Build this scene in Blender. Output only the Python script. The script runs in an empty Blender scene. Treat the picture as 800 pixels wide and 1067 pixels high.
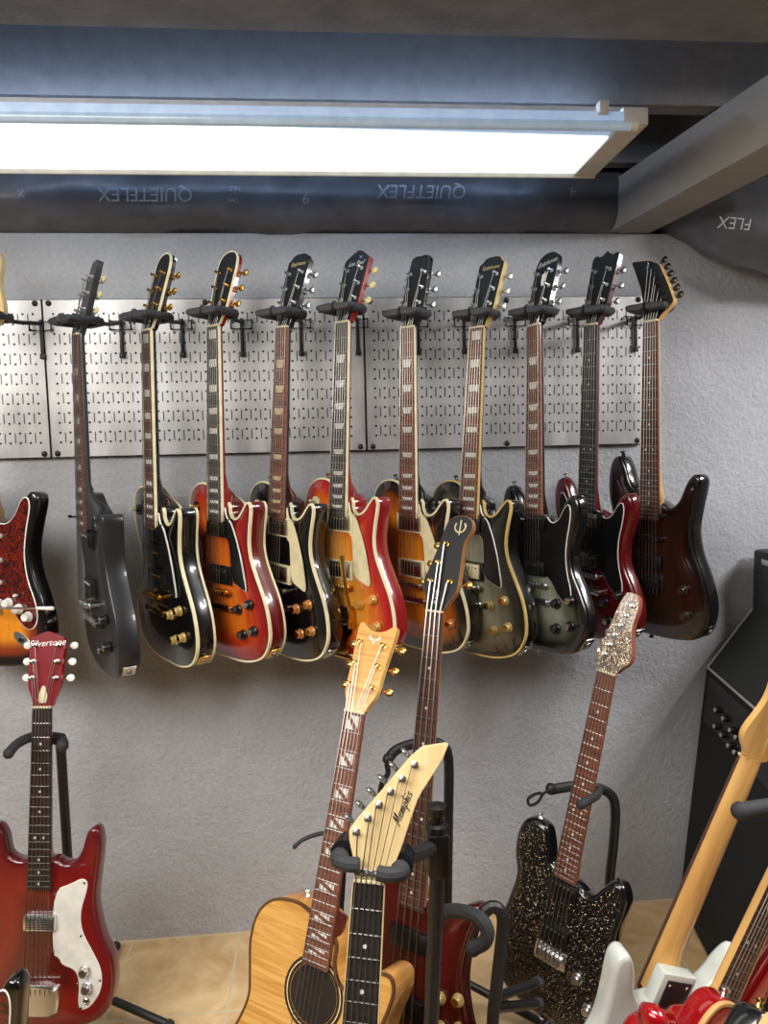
import bpy, bmesh, math, random
import numpy as np
from mathutils import Vector, Matrix, geometry

random.seed(7)
rad = math.radians
scene = bpy.context.scene
COL = scene.collection

# ------------------------------------------------------------------ camera
CAM_D, CAM_H, YAW, PITCH, ROLL, FPX = 2.0565, 1.3858, .0859, -.0925, .0226, 780.0
_f = Vector((math.sin(YAW)*math.cos(PITCH), math.cos(YAW)*math.cos(PITCH), math.sin(PITCH)))
_r = Vector((math.cos(YAW), -math.sin(YAW), 0)); _d = _f.cross(_r)
_c, _s = math.cos(ROLL), math.sin(ROLL)
_R = _c*_r+_s*_d; _D = -_s*_r+_c*_d
CP = Vector((0, -CAM_D, CAM_H))
cam = bpy.data.cameras.new('camera'); camo = bpy.data.objects.new('camera', cam); COL.objects.link(camo)
cam.sensor_fit = 'VERTICAL'; cam.sensor_height = 36; cam.sensor_width = 36; cam.lens = FPX*36/1067
cam.clip_start = .02
mw = Matrix((_R, -_D, -_f)).transposed().to_4x4(); mw.translation = CP
camo.matrix_world = mw
scene.camera = camo


def ray(u, v):
    return _R*((u-400)/FPX)+_D*((v-533.5)/FPX)+_f


def aty(u, v, Y):
    d = ray(u, v); return CP+d*((Y-CP.y)/d.y)


def atz(u, v, Z):
    d = ray(u, v); return CP+d*((Z-CP.z)/d.z)


# ------------------------------------------------------------------ materials
def lin(c):
    return tuple((x/255/12.92 if x/255 <= .04045 else ((x/255+.055)/1.055)**2.4) for x in c)+(1,)


MATS = {}


def base_mat(name):
    m = bpy.data.materials.new(name); m.use_nodes = True
    nt = m.node_tree
    return m, nt, nt.nodes['Principled BSDF']


def node(nt, t, **kw):
    n = nt.nodes.new(t)
    for k, v in kw.items():
        if k.startswith('i_'):
            n.inputs[k[2:]].default_value = v
        else:
            setattr(n, k, v)
    return n


def M(name, col, rough=.4, metal=0., coat=0., var=.12, scale=30., bump=0., bscale=200., emis=None, trans=0.):
    if name in MATS:
        return MATS[name]
    m, nt, b = base_mat(name)
    L = nt.links.new
    tc = node(nt, 'ShaderNodeTexCoord')
    no = node(nt, 'ShaderNodeTexNoise', i_Scale=scale, i_Detail=3.)
    L(tc.outputs['Object'], no.inputs['Vector'])
    c = lin(col)
    r = node(nt, 'ShaderNodeValToRGB')
    r.color_ramp.elements[0].position = .3; r.color_ramp.elements[1].position = .7
    r.color_ramp.elements[0].color = tuple(x*(1-var) for x in c[:3])+(1,)
    r.color_ramp.elements[1].color = tuple(min(1, x*(1+var)) for x in c[:3])+(1,)
    L(no.outputs['Fac'], r.inputs['Fac']); L(r.outputs['Color'], b.inputs['Base Color'])
    b.inputs['Roughness'].default_value = rough; b.inputs['Metallic'].default_value = metal
    b.inputs['Coat Weight'].default_value = coat; b.inputs['Coat Roughness'].default_value = .06
    if trans:
        b.inputs['Transmission Weight'].default_value = trans
    if bump:
        n2 = node(nt, 'ShaderNodeTexNoise', i_Scale=bscale, i_Detail=4.)
        L(tc.outputs['Object'], n2.inputs['Vector'])
        bp = node(nt, 'ShaderNodeBump', i_Strength=bump, i_Distance=.002)
        L(n2.outputs['Fac'], bp.inputs['Height']); L(bp.outputs['Normal'], b.inputs['Normal'])
    if emis:
        b.inputs['Emission Color'].default_value = lin(emis[0]); b.inputs['Emission Strength'].default_value = emis[1]
    MATS[name] = m
    return m


def burst(name, stops, rough=.25, coat=1., grain=.25, gscale=(60, 6, 60), flake=0.):
    """finish whose colour follows the distance from the body edge (metres)"""
    m, nt, b = base_mat(name); L = nt.links.new
    at = node(nt, 'ShaderNodeAttribute', attribute_name='edge')
    tc = node(nt, 'ShaderNodeTexCoord'); mp = node(nt, 'ShaderNodeMapping'); mp.inputs['Scale'].default_value = gscale
    no = node(nt, 'ShaderNodeTexNoise', i_Scale=1.5, i_Detail=4.)
    L(tc.outputs['Object'], mp.inputs['Vector']); L(mp.outputs['Vector'], no.inputs['Vector'])
    mr = node(nt, 'ShaderNodeMapRange'); mr.inputs['From Max'].default_value = .15
    L(at.outputs['Fac'], mr.inputs['Value'])
    r = node(nt, 'ShaderNodeValToRGB'); cr = r.color_ramp; cr.interpolation = 'EASE'
    while len(cr.elements) < len(stops):
        cr.elements.new(.5)
    for e, (p, c) in zip(cr.elements, stops):
        e.position = p/.15; e.color = lin(c)
    L(mr.outputs['Result'], r.inputs['Fac'])
    mx = node(nt, 'ShaderNodeMix', data_type='RGBA', blend_type='MULTIPLY')
    rr = node(nt, 'ShaderNodeValToRGB')
    rr.color_ramp.elements[0].color = (1-grain,)*3+(1,); rr.color_ramp.elements[0].position = .35; rr.color_ramp.elements[1].position = .65
    L(no.outputs['Fac'], rr.inputs['Fac'])
    mx.inputs['Factor'].default_value = 1
    L(r.outputs['Color'], mx.inputs[6]); L(rr.outputs['Color'], mx.inputs[7])
    L(mx.outputs[2], b.inputs['Base Color'])
    b.inputs['Roughness'].default_value = rough; b.inputs['Coat Weight'].default_value = coat; b.inputs['Coat Roughness'].default_value = .05
    MATS[name] = m
    return m


def sparkle(name, col=(14, 15, 14), scale=1100., dens=.07):
    m, nt, b = base_mat(name); L = nt.links.new
    tc = node(nt, 'ShaderNodeTexCoord')
    vo = node(nt, 'ShaderNodeTexVoronoi', i_Scale=scale); L(tc.outputs['Object'], vo.inputs['Vector'])
    sep = node(nt, 'ShaderNodeSeparateColor'); L(vo.outputs['Color'], sep.inputs['Color'])
    gt = node(nt, 'ShaderNodeMath', operation='GREATER_THAN'); gt.inputs[1].default_value = 1-dens; L(sep.outputs[0], gt.inputs[0])
    hs = node(nt, 'ShaderNodeValToRGB')
    els = hs.color_ramp.elements; els[0].color = lin((190, 190, 180)); els[1].color = lin((150, 190, 200))
    e = els.new(.4); e.color = lin((200, 130, 80)); e = els.new(.6); e.color = lin((190, 190, 170)); e = els.new(.8); e.color = lin((190, 175, 140))
    L(sep.outputs[1], hs.inputs['Fac'])
    mx = node(nt, 'ShaderNodeMix', data_type='RGBA'); mx.inputs[6].default_value = lin(col)
    L(gt.outputs[0], mx.inputs['Factor']); L(hs.outputs['Color'], mx.inputs[7]); L(mx.outputs[2], b.inputs['Base Color'])
    L(gt.outputs[0], b.inputs['Metallic'])
    b.inputs['Roughness'].default_value = .3; b.inputs['Coat Weight'].default_value = .6; b.inputs['Coat Roughness'].default_value = .04
    # every flake is tipped its own way
    vm = node(nt, 'ShaderNodeVectorMath', operation='SUBTRACT'); vm.inputs[1].default_value = (.5, .5, .5); L(vo.outputs['Color'], vm.inputs[0])
    sc = node(nt, 'ShaderNodeVectorMath', operation='SCALE'); L(vm.outputs[0], sc.inputs[0]); sc.inputs['Scale'].default_value = .9
    ge = node(nt, 'ShaderNodeNewGeometry'); sm = node(nt, 'ShaderNodeVectorMath', operation='SCALE'); L(sc.outputs[0], sm.inputs[0]); L(gt.outputs[0], sm.inputs['Scale'])
    ad = node(nt, 'ShaderNodeVectorMath', operation='ADD'); L(ge.outputs['Normal'], ad.inputs[0]); L(sm.outputs[0], ad.inputs[1])
    nz = node(nt, 'ShaderNodeVectorMath', operation='NORMALIZE'); L(ad.outputs[0], nz.inputs[0]); L(nz.outputs[0], b.inputs['Normal'])
    MATS[name] = m
    return m


def tort(name):
    m, nt, b = base_mat(name); L = nt.links.new
    tc = node(nt, 'ShaderNodeTexCoord'); no = node(nt, 'ShaderNodeTexNoise', i_Scale=70., i_Detail=5., i_Distortion=1.5)
    L(tc.outputs['Object'], no.inputs['Vector'])
    r = node(nt, 'ShaderNodeValToRGB'); r.color_ramp.elements[0].position = .38; r.color_ramp.elements[1].position = .66
    r.color_ramp.elements[0].color = lin((38, 8, 6)); r.color_ramp.elements[1].color = lin((118, 28, 16))
    L(no.outputs['Fac'], r.inputs['Fac']); L(r.outputs['Color'], b.inputs['Base Color'])
    b.inputs['Roughness'].default_value = .2; b.inputs['Coat Weight'].default_value = .6
    MATS[name] = m
    return m


def wood(name, c0, c1, rough=.35, coat=.5, axis=(8, 90, 90), dist=2.):
    """streaky wood, streaks along local y unless axis says otherwise"""
    m, nt, b = base_mat(name); L = nt.links.new
    tc = node(nt, 'ShaderNodeTexCoord'); mp = node(nt, 'ShaderNodeMapping'); mp.inputs['Scale'].default_value = axis
    no = node(nt, 'ShaderNodeTexNoise', i_Scale=1., i_Detail=5., i_Distortion=dist)
    L(tc.outputs['Object'], mp.inputs['Vector']); L(mp.outputs['Vector'], no.inputs['Vector'])
    r = node(nt, 'ShaderNodeValToRGB'); r.color_ramp.elements[0].position = .32; r.color_ramp.elements[1].position = .68
    r.color_ramp.elements[0].color = lin(c0); r.color_ramp.elements[1].color = lin(c1)
    L(no.outputs['Fac'], r.inputs['Fac']); L(r.outputs['Color'], b.inputs['Base Color'])
    b.inputs['Roughness'].default_value = rough; b.inputs['Coat Weight'].default_value = coat; b.inputs['Coat Roughness'].default_value = .1
    MATS[name] = m
    return m


black_gloss = M('black_gloss', (9, 9, 10), .25, coat=1)
headblack = M('black_headstock_veneer', (10, 10, 11), .5, coat=.12)
black_satin = M('black_satin', (38, 39, 42), .42, coat=.15)
black_plastic = M('black_plastic', (16, 16, 17), .35)
rubber = M('black_foam_rubber', (40, 41, 44), .75, bump=.3, bscale=300)
tubeblack = M('black_powder_coat', (30, 31, 33), .45)
chrome = M('chrome', (225, 225, 225), .28, metal=1, var=.03)
nickel = M('nickel', (170, 168, 160), .25, metal=1, var=.05)
gold = M('gold_plate', (215, 170, 92), .22, metal=1, var=.05)
amberknob = M('amber_knob', (178, 112, 52), .2, coat=.8)
goldknob = M('gold_top_knob', (170, 145, 85), .22, coat=.8)
cream = M('cream_plastic', (214, 204, 165), .35)
creamline = M('cream_binding', (226, 216, 178), .4)
whiteline = M('white_binding', (225, 225, 220), .4)
amberline = M('aged_binding', (196, 170, 104), .4)
pearl = M('pearl', (214, 212, 205), .25, coat=.5, var=.2, scale=120)
steelstring = M('string_steel', (165, 163, 157), .35, metal=1, var=.02)
fretwire = M('fret_wire', (158, 155, 150), .35, metal=1, var=.02)
white_plastic = M('white_plastic', (228, 226, 218), .35)
rosewood = wood('rosewood', (58, 33, 24), (98, 58, 44), .55, .1)
rosewood_red = wood('reddish_rosewood', (92, 52, 38), (136, 82, 62), .55, .1)
ebony = wood('ebony', (22, 19, 19), (44, 40, 40), .5, .15)
ebony_grey = wood('grey_ebony', (52, 48, 46), (84, 78, 74), .5, .15)
maple = wood('maple_neck', (198, 150, 84), (222, 178, 110), .35, .5, (40, 4, 40), .6)
pale_maple = wood('pale_maple', (206, 178, 124), (226, 202, 152), .4, .4, (50, 4, 50), .5)
flame = wood('flame_maple_top', (190, 134, 62), (222, 174, 98), .28, .8, (6, 130, 6), 1.2)
mahog = wood('mahogany_neck', (84, 36, 26), (120, 58, 40), .35, .5)
mahog_pink = wood('reddish_wood', (142, 78, 62), (172, 102, 82), .45, .3)
cherry_neck = M('cherry_lacquer', (140, 18, 22), .25, coat=1)
dk_cherry = M('dark_cherry_lacquer', (92, 10, 16), .25, coat=1)
tortoise = tort('tortoiseshell')
glitter = sparkle('black_sparkle')
glitter_head = sparkle('silver_sparkle', (84, 84, 78), 800., .5)
white_lacquer = M('white_lacquer', (204, 211, 206), .22, coat=1, var=.03)
red_lacquer = M('red_metallic_lacquer', (158, 10, 18), .2, coat=1, metal=.25)
amber_glow = None


# ------------------------------------------------------------------ mesh builder
class MB:
    def __init__(s):
        s.v = []; s.f = []; s.m = []; s.sm = []

    def add(s, vs, fs, mi=0, mat=None, smooth=True):
        o = len(s.v)
        s.v += [tuple((mat @ Vector(p)) if mat else Vector(p)) for p in vs]
        for f in fs:
            s.f.append([o+i for i in f]); s.m.append(mi); s.sm.append(smooth)
        return s

    def box(s, lo, hi, mi=0, mat=None, bev=0.):
        (x0, y0, z0), (x1, y1, z1) = lo, hi
        if bev <= 0:
            vs = [(x, y, z) for z in (z0, z1) for y in (y0, y1) for x in (x0, x1)]
            fs = [(0, 2, 3, 1), (4, 5, 7, 6), (0, 1, 5, 4), (2, 6, 7, 3), (0, 4, 6, 2), (1, 3, 7, 5)]
            return s.add(vs, fs, mi, mat, False)
        b = min(bev, .49*(x1-x0), .49*(y1-y0), .49*(z1-z0))
        bm = bmesh.new(); bmesh.ops.create_cube(bm, size=1)
        for v in bm.verts:
            v.co = Vector(((x0+x1)/2+v.co.x*(x1-x0), (y0+y1)/2+v.co.y*(y1-y0), (z0+z1)/2+v.co.z*(z1-z0)))
        bmesh.ops.bevel(bm, geom=bm.edges[:], offset=b, segments=2, profile=.5, affect='EDGES')
        bm.verts.index_update()
        s.add([v.co.copy() for v in bm.verts], [[v.index for v in f.verts] for f in bm.faces], mi, mat, True)
        bm.free(); return s

    def prism(s, poly, z0, z1, mi=0, mat=None, bev=0., mside=None):
        n = len(poly)
        ar = sum(poly[i][0]*poly[(i+1) % n][1]-poly[(i+1) % n][0]*poly[i][1] for i in range(n))
        if ar < 0:
            poly = poly[::-1]
        ms = mi if mside is None else mside
        if bev:
            ins = inset(poly, bev)
            rings = [(poly, z0), (poly, z1-bev), (ins, z1)]
        else:
            rings = [(poly, z0), (poly, z1)]
        vs = []
        for p, z in rings:
            vs += [(a, b, z) for a, b in p]
        o = len(s.v)
        fs = []; k = len(rings)
        for r in range(k-1):
            for i in range(n):
                j = (i+1) % n
                fs.append((r*n+i, r*n+j, (r+1)*n+j, (r+1)*n+i))
        s.add(vs, fs, ms, mat, False)
        s.f.append([o+(k-1)*n+i for i in range(n)]); s.m.append(mi); s.sm.append(False)
        s.f.append([o+i for i in range(n)][::-1]); s.m.append(ms); s.sm.append(False)
        return s

    def tube(s, pts, r, mi=0, seg=8, mat=None, caps=True):
        pts = [Vector(p) for p in pts]
        rs = r if isinstance(r, (list, tuple)) else [r]*len(pts)
        n = len(pts); t0 = (pts[1]-pts[0]).normalized()
        up = Vector((0, 0, 1)) if abs(t0.z) < .9 else Vector((1, 0, 0))
        a = t0.cross(up).normalized(); vs = []
        for i, p in enumerate(pts):
            t = ((pts[min(i+1, n-1)]-p).normalized()+(p-pts[max(i-1, 0)]).normalized())
            t = t.normalized() if t.length > 1e-9 else t0
            a = (a-t*a.dot(t)).normalized(); b = t.cross(a)
            for k in range(seg):
                th = 2*math.pi*k/seg
                vs.append(p+(a*math.cos(th)+b*math.sin(th))*rs[i])
        fs = []
        for i in range(n-1):
            for k in range(seg):
                j = (k+1) % seg
                fs.append((i*seg+k, i*seg+j, (i+1)*seg+j, (i+1)*seg+k))
        if caps:
            fs.append(tuple(range(seg))[::-1]); fs.append(tuple((n-1)*seg+k for k in range(seg)))
        return s.add(vs, fs, mi, mat, True)

    def lathe(s, prof, base, axis=(0, 0, 1), mi=0, seg=16, mat=None):
        """prof: (radius, height) pairs along axis from base"""
        ax = Vector(axis).normalized(); up = Vector((0, 0, 1)) if abs(ax.z) < .9 else Vector((1, 0, 0))
        a = ax.cross(up).normalized(); b = ax.cross(a); base = Vector(base); vs = []
        for r, h in prof:
            for k in range(seg):
                th = 2*math.pi*k/seg
                vs.append(base+ax*h+(a*math.cos(th)+b*math.sin(th))*max(r, 1e-5))
        fs = []
        for i in range(len(prof)-1):
            for k in range(seg):
                j = (k+1) % seg
                fs.append((i*seg+k, i*seg+j, (i+1)*seg+j, (i+1)*seg+k))
        fs.append(tuple(range(seg))[::-1]); fs.append(tuple((len(prof)-1)*seg+k for k in range(seg)))
        return s.add(vs, fs, mi, mat, True)

    def ball(s, c, r, mi=0, seg=12, mat=None):
        rx = r if isinstance(r, (tuple, list)) else (r, r, r)
        vs = []; fs = []; R = seg//2
        for i in range(R+1):
            ph = math.pi*i/R
            for k in range(seg):
                th = 2*math.pi*k/seg
                vs.append((c[0]+rx[0]*math.sin(ph)*math.cos(th), c[1]+rx[1]*math.sin(ph)*math.sin(th), c[2]+rx[2]*math.cos(ph)))
        for i in range(R):
            for k in range(seg):
                j = (k+1) % seg
                fs.append((i*seg+k, (i+1)*seg+k, (i+1)*seg+j, i*seg+j))
        return s.add(vs, fs, mi, mat, True)

    def build(s, name, mats, parent=None, attr=None, sharp=35):
        me = bpy.data.meshes.new(name)
        me.from_pydata([tuple(v) for v in s.v], [], s.f)
        for m in (mats if isinstance(mats, (list, tuple)) else [mats]):
            me.materials.append(m)
        me.polygons.foreach_set('material_index', s.m)
        me.polygons.foreach_set('use_smooth', [True]*len(s.f))
        if attr is not None:
            a = me.attributes.new('edge', 'FLOAT', 'POINT'); a.data.foreach_set('value', attr)
        bm = bmesh.new(); bm.from_mesh(me); bmesh.ops.remove_doubles(bm, verts=bm.verts, dist=1e-6)
        bmesh.ops.recalc_face_normals(bm, faces=bm.faces); bm.to_mesh(me); bm.free()
        me.set_sharp_from_angle(angle=rad(sharp))
        o = bpy.data.objects.new(name, me); COL.objects.link(o)
        if parent is not None:
            o.parent = parent
        return o


def inset(poly, d):
    n = len(poly); out = []
    ar = sum(poly[i][0]*poly[(i+1) % n][1]-poly[(i+1) % n][0]*poly[i][1] for i in range(n))
    sg = 1 if ar > 0 else -1
    for i in range(n):
        p0 = Vector(poly[i-1]); p = Vector(poly[i]); p1 = Vector(poly[(i+1) % n])
        a = (p-p0); b = (p1-p)
        if a.length < 1e-9: a = b
        if b.length < 1e-9: b = a
        t = (a.normalized()+b.normalized())
        t = t.normalized() if t.length > 1e-6 else a.normalized()
        nn = Vector((-t.y, t.x))*sg
        out.append((p.x+nn.x*d, p.y+nn.y*d))
    return out


def smooth_poly(pts, k=5):
    """closed catmull-rom"""
    n = len(pts); out = []
    P = [Vector(p[:2]) for p in pts]
    for i in range(n):
        p0, p1, p2, p3 = P[i-1], P[i], P[(i+1) % n], P[(i+2) % n]
        for j in range(k):
            t = j/k
            q = .5*((2*p1)+(-p0+p2)*t+(2*p0-5*p1+4*p2-p3)*t*t+(-p0+3*p1-3*p2+p3)*t**3)
            out.append((q.x, q.y))
    return out


def chaikin(pts, it=2, q=.25):
    for _ in range(it):
        o = []; n = len(pts)
        for i in range(n):
            a, b = pts[i], pts[(i+1) % n]
            o.append((a[0]*(1-q)+b[0]*q, a[1]*(1-q)+b[1]*q)); o.append((a[0]*q+b[0]*(1-q), a[1]*q+b[1]*(1-q)))
        pts = o
    return pts


def mirror(half):
    """right half from bottom of list to top -> closed symmetric polygon"""
    return [(x, y) for x, y in half]+[(-x, y) for x, y in reversed(half) if abs(x) > 1e-6]


def poly_dist(poly, pts):
    A = np.array(poly); B = np.roll(A, -1, 0); P = np.array(pts)[:, None, :]
    AB = (B-A)[None]; t = np.clip(((P-A[None])*AB).sum(2)/np.maximum((AB*AB).sum(2), 1e-12), 0, 1)
    return np.sqrt((((A[None]+t[..., None]*AB)-P)**2).sum(2)).min(1)


def inside(poly, pts):
    A = np.array(poly); B = np.roll(A, -1, 0); P = np.array(pts); r = np.zeros(len(P), bool)
    for a, b in zip(A, B):
        if a[1] == b[1]:
            continue
        c = ((a[1] > P[:, 1]) != (b[1] > P[:, 1])) & (P[:, 0] < (b[0]-a[0])*(P[:, 1]-a[1])/(b[1]-a[1])+a[0])
        r ^= c
    return r


def body_mesh(name, poly, zf, thick, mat, parent, arch=0., rnd=.003, step=.011, mats=None, sidemat=0):
    """solid body: arched front cap (carries the edge distance), rounded rims, flat back"""
    n = len(poly)
    ar = sum(poly[i][0]*poly[(i+1) % n][1]-poly[(i+1) % n][0]*poly[i][1] for i in range(n))
    if ar < 0:
        poly = poly[::-1]
    zb = zf-thick; v = []; e = []; f = []; fm = []
    prof = [(0., zb+rnd), (0., zf-rnd), (rnd*.3, zf-rnd*.3), (rnd, zf)]
    prof_b = [(rnd, zb), (rnd*.3, zb+rnd*.3)]
    rings = [(inset(poly, d) if d else poly, z) for d, z in prof_b+prof]
    for p, z in rings:
        v += [(a, b, z) for a, b in p]; e += [0.]*n
    for r in range(len(rings)-1):
        for i in range(n):
            j = (i+1) % n
            f.append([r*n+i, r*n+j, (r+1)*n+j, (r+1)*n+i]); fm.append(sidemat)
    rim = rings[-1][0]
    xs = [p[0] for p in rim]; ys = [p[1] for p in rim]
    g = [(x+(random.random()-.5)*.002, y+(random.random()-.5)*.002) for x in np.arange(min(xs), max(xs), step) for y in np.arange(min(ys), max(ys), step)]
    ok = inside(rim, g); g = [p for p, k in zip(g, ok) if k]
    dd = poly_dist(rim, g); g = [p for p, k in zip(g, dd) if k > step*.45]; dd = dd[dd > step*.45]
    allp = [Vector(p) for p in rim]+[Vector(p) for p in g]
    ov, oe, of, *_ = geometry.delaunay_2d_cdt(allp, [(i, (i+1) % n) for i in range(n)], [list(range(n))], 1, 1e-7)
    if len(ov) != len(allp):
        dd2 = poly_dist(rim, [tuple(p) for p in ov])
    else:
        dd2 = np.concatenate([np.zeros(n), dd])
    o = len(v)
    for p, d in zip(ov, dd2):
        v.append((p.x, p.y, zf+arch*(1-math.exp(-d/.03)))); e.append(float(d))
    for t in of:
        f.append([o+i for i in t]); fm.append(0)
    f.append(list(range(n))[::-1]); fm.append(sidemat)
    mb = MB(); mb.v = v; mb.f = f; mb.m = fm
    return mb.build(name, mats or [mat], parent, attr=e, sharp=50), poly


def thing(name, label, cat, loc=(0, 0, 0), group=None):
    o = bpy.data.objects.new(name, None); COL.objects.link(o); o.location = loc
    o.empty_display_size = .05
    o['label'] = label; o['category'] = cat
    if group:
        o['group'] = group
    return o


def struct(o):
    o['kind'] = 'structure'; return o


def text(name, body, size, mat, parent, mat4, shear=0., bold=0., align='CENTER', ext=.0002, space=1.):
    c = bpy.data.curves.new(name, 'FONT'); c.body = body; c.size = size; c.shear = shear; c.offset = bold
    c.align_x = align; c.align_y = 'CENTER'; c.extrude = ext; c.resolution_u = 3; c.space_character = space
    c.materials.append(mat)
    t = bpy.data.objects.new(name, c); COL.objects.link(t)
    bpy.context.view_layer.update()
    me = bpy.data.meshes.new_from_object(t.evaluated_get(bpy.context.evaluated_depsgraph_get()))
    bpy.data.objects.remove(t); bpy.data.curves.remove(c)
    me.name = name; me.materials.clear(); me.materials.append(mat)
    o = bpy.data.objects.new(name, me); COL.objects.link(o)
    o.parent = parent; o.matrix_local = mat4
    return o


def T(x, y, z):
    return Matrix.Translation((x, y, z))


def RX(a): return Matrix.Rotation(a, 4, 'X')
def RY(a): return Matrix.Rotation(a, 4, 'Y')
def RZ(a): return Matrix.Rotation(a, 4, 'Z')


def pose_matrix(x, y, z, yaw, lean, tilt):
    return T(x, y, z) @ RZ(rad(-yaw)) @ RY(rad(lean)) @ RX(rad(tilt)) @ RX(math.pi/2)


def interp(tab, y):
    tab = sorted(tab)
    if y <= tab[0][0]: return tab[0][1]
    for (a, p), (b, q) in zip(tab, tab[1:]):
        if y <= b: return p+(q-p)*(y-a)/(b-a)
    return tab[-1][1]


# ------------------------------------------------------------------ guitar outlines (metres, nut at 0, seen from the front)
LP = [(-.026, -.392), (-.06, -.372), (-.10, -.374), (-.131, -.40), (-.141, -.445), (-.131, -.495), (-.114, -.54), (-.116, -.58), (-.138, -.63),
      (-.162, -.685), (-.161, -.735), (-.134, -.776), (-.077, -.798), (0, -.803), (.077, -.798), (.134, -.776), (.161, -.735), (.163, -.69), (.150, -.64), (.124, -.588), (.106, -.548), (.100, -.512), (.104, -.475),
      (.111, -.442), (.113, -.424), (.109, -.412), (.100, -.410), (.086, -.424), (.068, -.444), (.048, -.452),
      (.033, -.44), (.027, -.415)]
SG = [(-.030, -.452), (-.05, -.458), (-.068, -.44), (-.082, -.408), (-.100, -.388), (-.122, -.395), (-.134, -.43), (-.128, -.485), (-.113, -.535), (-.116, -.585), (-.143, -.635),
      (-.164, -.69), (-.156, -.742), (-.115, -.782), (-.055, -.796), (0, -.798), (.055, -.796), (.115, -.782), (.156, -.742), (.164, -.69), (.143, -.635), (.116, -.585), (.113, -.535),
      (.128, -.485), (.136, -.44), (.128, -.413), (.108, -.410), (.088, -.43), (.07, -.46), (.05, -.470), (.030, -.462)]
ST = [(-.030, -.42), (-.052, -.418), (-.07, -.395), (-.082, -.36), (-.10, -.335), (-.123, -.34), (-.138, -.38), (-.138, -.44), (-.124, -.50), (-.118, -.55), (-.134, -.61), (-.158, -.67),
      (-.158, -.725), (-.125, -.775), (-.065, -.795), (0, -.798), (.065, -.795), (.122, -.782), (.156, -.745), (.164, -.69), (.148, -.625), (.124, -.565), (.115, -.51), (.124, -.45), (.135, -.40), (.130, -.378), (.113, -.375), (.095, -.398),
      (.075, -.44), (.052, -.458), (.031, -.452)]
SILV = [(-.027, -.333), (-.05, -.338), (-.078, -.325), (-.088, -.285), (-.105, -.262), (-.126, -.268), (-.135, -.31), (-.134, -.37), (-.126, -.43), (-.135, -.50), (-.158, -.57), (-.163, -.63), (-.145, -.685), (-.09, -.715),
        (0, -.722), (.09, -.715), (.145, -.685), (.163, -.63), (.158, -.57), (.135, -.50), (.120, -.43), (.124, -.37), (.130, -.31), (.125, -.275), (.112, -.266), (.098, -.278), (.085, -.32), (.065, -.342), (.045, -.343), (.027, -.335)]
ACO = [(-.028, -.372), (-.07, -.362), (-.12, -.372), (-.15, -.405), (-.157, -.455), (-.146, -.51), (-.14, -.55), (-.155, -.60), (-.187, -.665), (-.204, -.73), (-.19, -.80), (-.14, -.845), (-.06, -.862), (0, -.864),
       (.06, -.862), (.14, -.845), (.19, -.80), (.204, -.73), (.187, -.665), (.152, -.60), (.138, -.55), (.142, -.51), (.152, -.475), (.157, -.445), (.148, -.425), (.125, -.425), (.10, -.445), (.075, -.468), (.05, -.468), (.034, -.44), (.028, -.40)]
BASS = [(-.028, -.56), (-.06, -.535), (-.10, -.535), (-.134, -.56), (-.146, -.61), (-.138, -.665), (-.124, -.71), (-.13, -.76), (-.15, -.81), (-.165, -.865), (-.155, -.92), (-.115, -.96), (0, -.975), (.115, -.96), (.155, -.92), (.165, -.865), (.15, -.81), (.13, -.76),
        (.120, -.71), (.122, -.66), (.134, -.61), (.146, -.575), (.14, -.555), (.115, -.562), (.085, -.59), (.06, -.61), (.04, -.60), (.03, -.575)]

HEADS = {
    'dome': mirror([(.0215, 0), (.024, .018), (.034, .034), (.036, .07), (.038, .12), (.039, .15), (.034, .172), (.02, .184), (0, .188)]),
    'roof': mirror([(.0215, 0), (.024, .018), (.036, .032), (.038, .09), (.042, .158), (.036, .165), (.018, .178), (0, .186)]),
    'step': mirror([(.0215, 0), (.024, .018), (.035, .034), (.037, .09), (.039, .165), (.031, .170), (.022, .181), (.01, .184), (0, .184)]),
    'book': mirror([(.0215, 0), (.024, .018), (.036, .034), (.039, .10), (.043, .168), (.034, .176), (.022, .172), (.012, .172), (0, .184)]),
    'taper': mirror([(.0215, 0), (.024, .018), (.037, .032), (.034, .09), (.030, .165), (.026, .176), (.012, .180), (0, .178)]),
    'silver': mirror([(.0215, 0), (.024, .012), (.037, .045), (.038, .10), (.0405, .15), (0, .167)]),
    'crown': mirror([(.0215, 0), (.023, .012), (.037, .036), (.037, .09), (.046, .172), (.036, .178), (.030, .172), (.016, .162), (0, .160)]),
    'jackson': [(.0215, 0), (.03, .012), (.056, .036), (.058, .044), (.036, .086), (.002, .142), (-.03, .156), (-.085, .162), (-.066, .128), (-.044, .085), (-.030, .045), (-.022, .02), (-.0215, 0)],
    'bass': [(.02, 0), (.028, .02), (.042, .040), (.046, .06), (.044, .10), (.042, .150), (.050, .165), (.058, .182), (.053, .20), (.035, .21), (.015, .21), (-.005, .20), (-.012, .18), (-.022, .129), (-.044, .058), (-.040, .045), (-.026, .022), (-.02, 0)],
    'memphis': [(.0215, 0), (.030, .012), (.042, .045), (.0535, .087), (.0627, .1166), (.0935, .169), (.1016, .1937), (.058, .1839), (-.0335, .0658), (-.0325, .05), (-.0225, .018), (-.0215, 0)],
    'strat': [(.0215, 0), (.024, .010), (.044, .030), (.047, .05), (.036, .085), (.030, .115), (.036, .150), (.030, .176), (.012, .184), (-.006, .176), (-.026, .06), (-.030, .03), (-.026, .012), (-.0215, 0)],
}


def fret_y(scale, n):
    return -scale*(1-2**(-n/12))


GUITARS = {}


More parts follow.
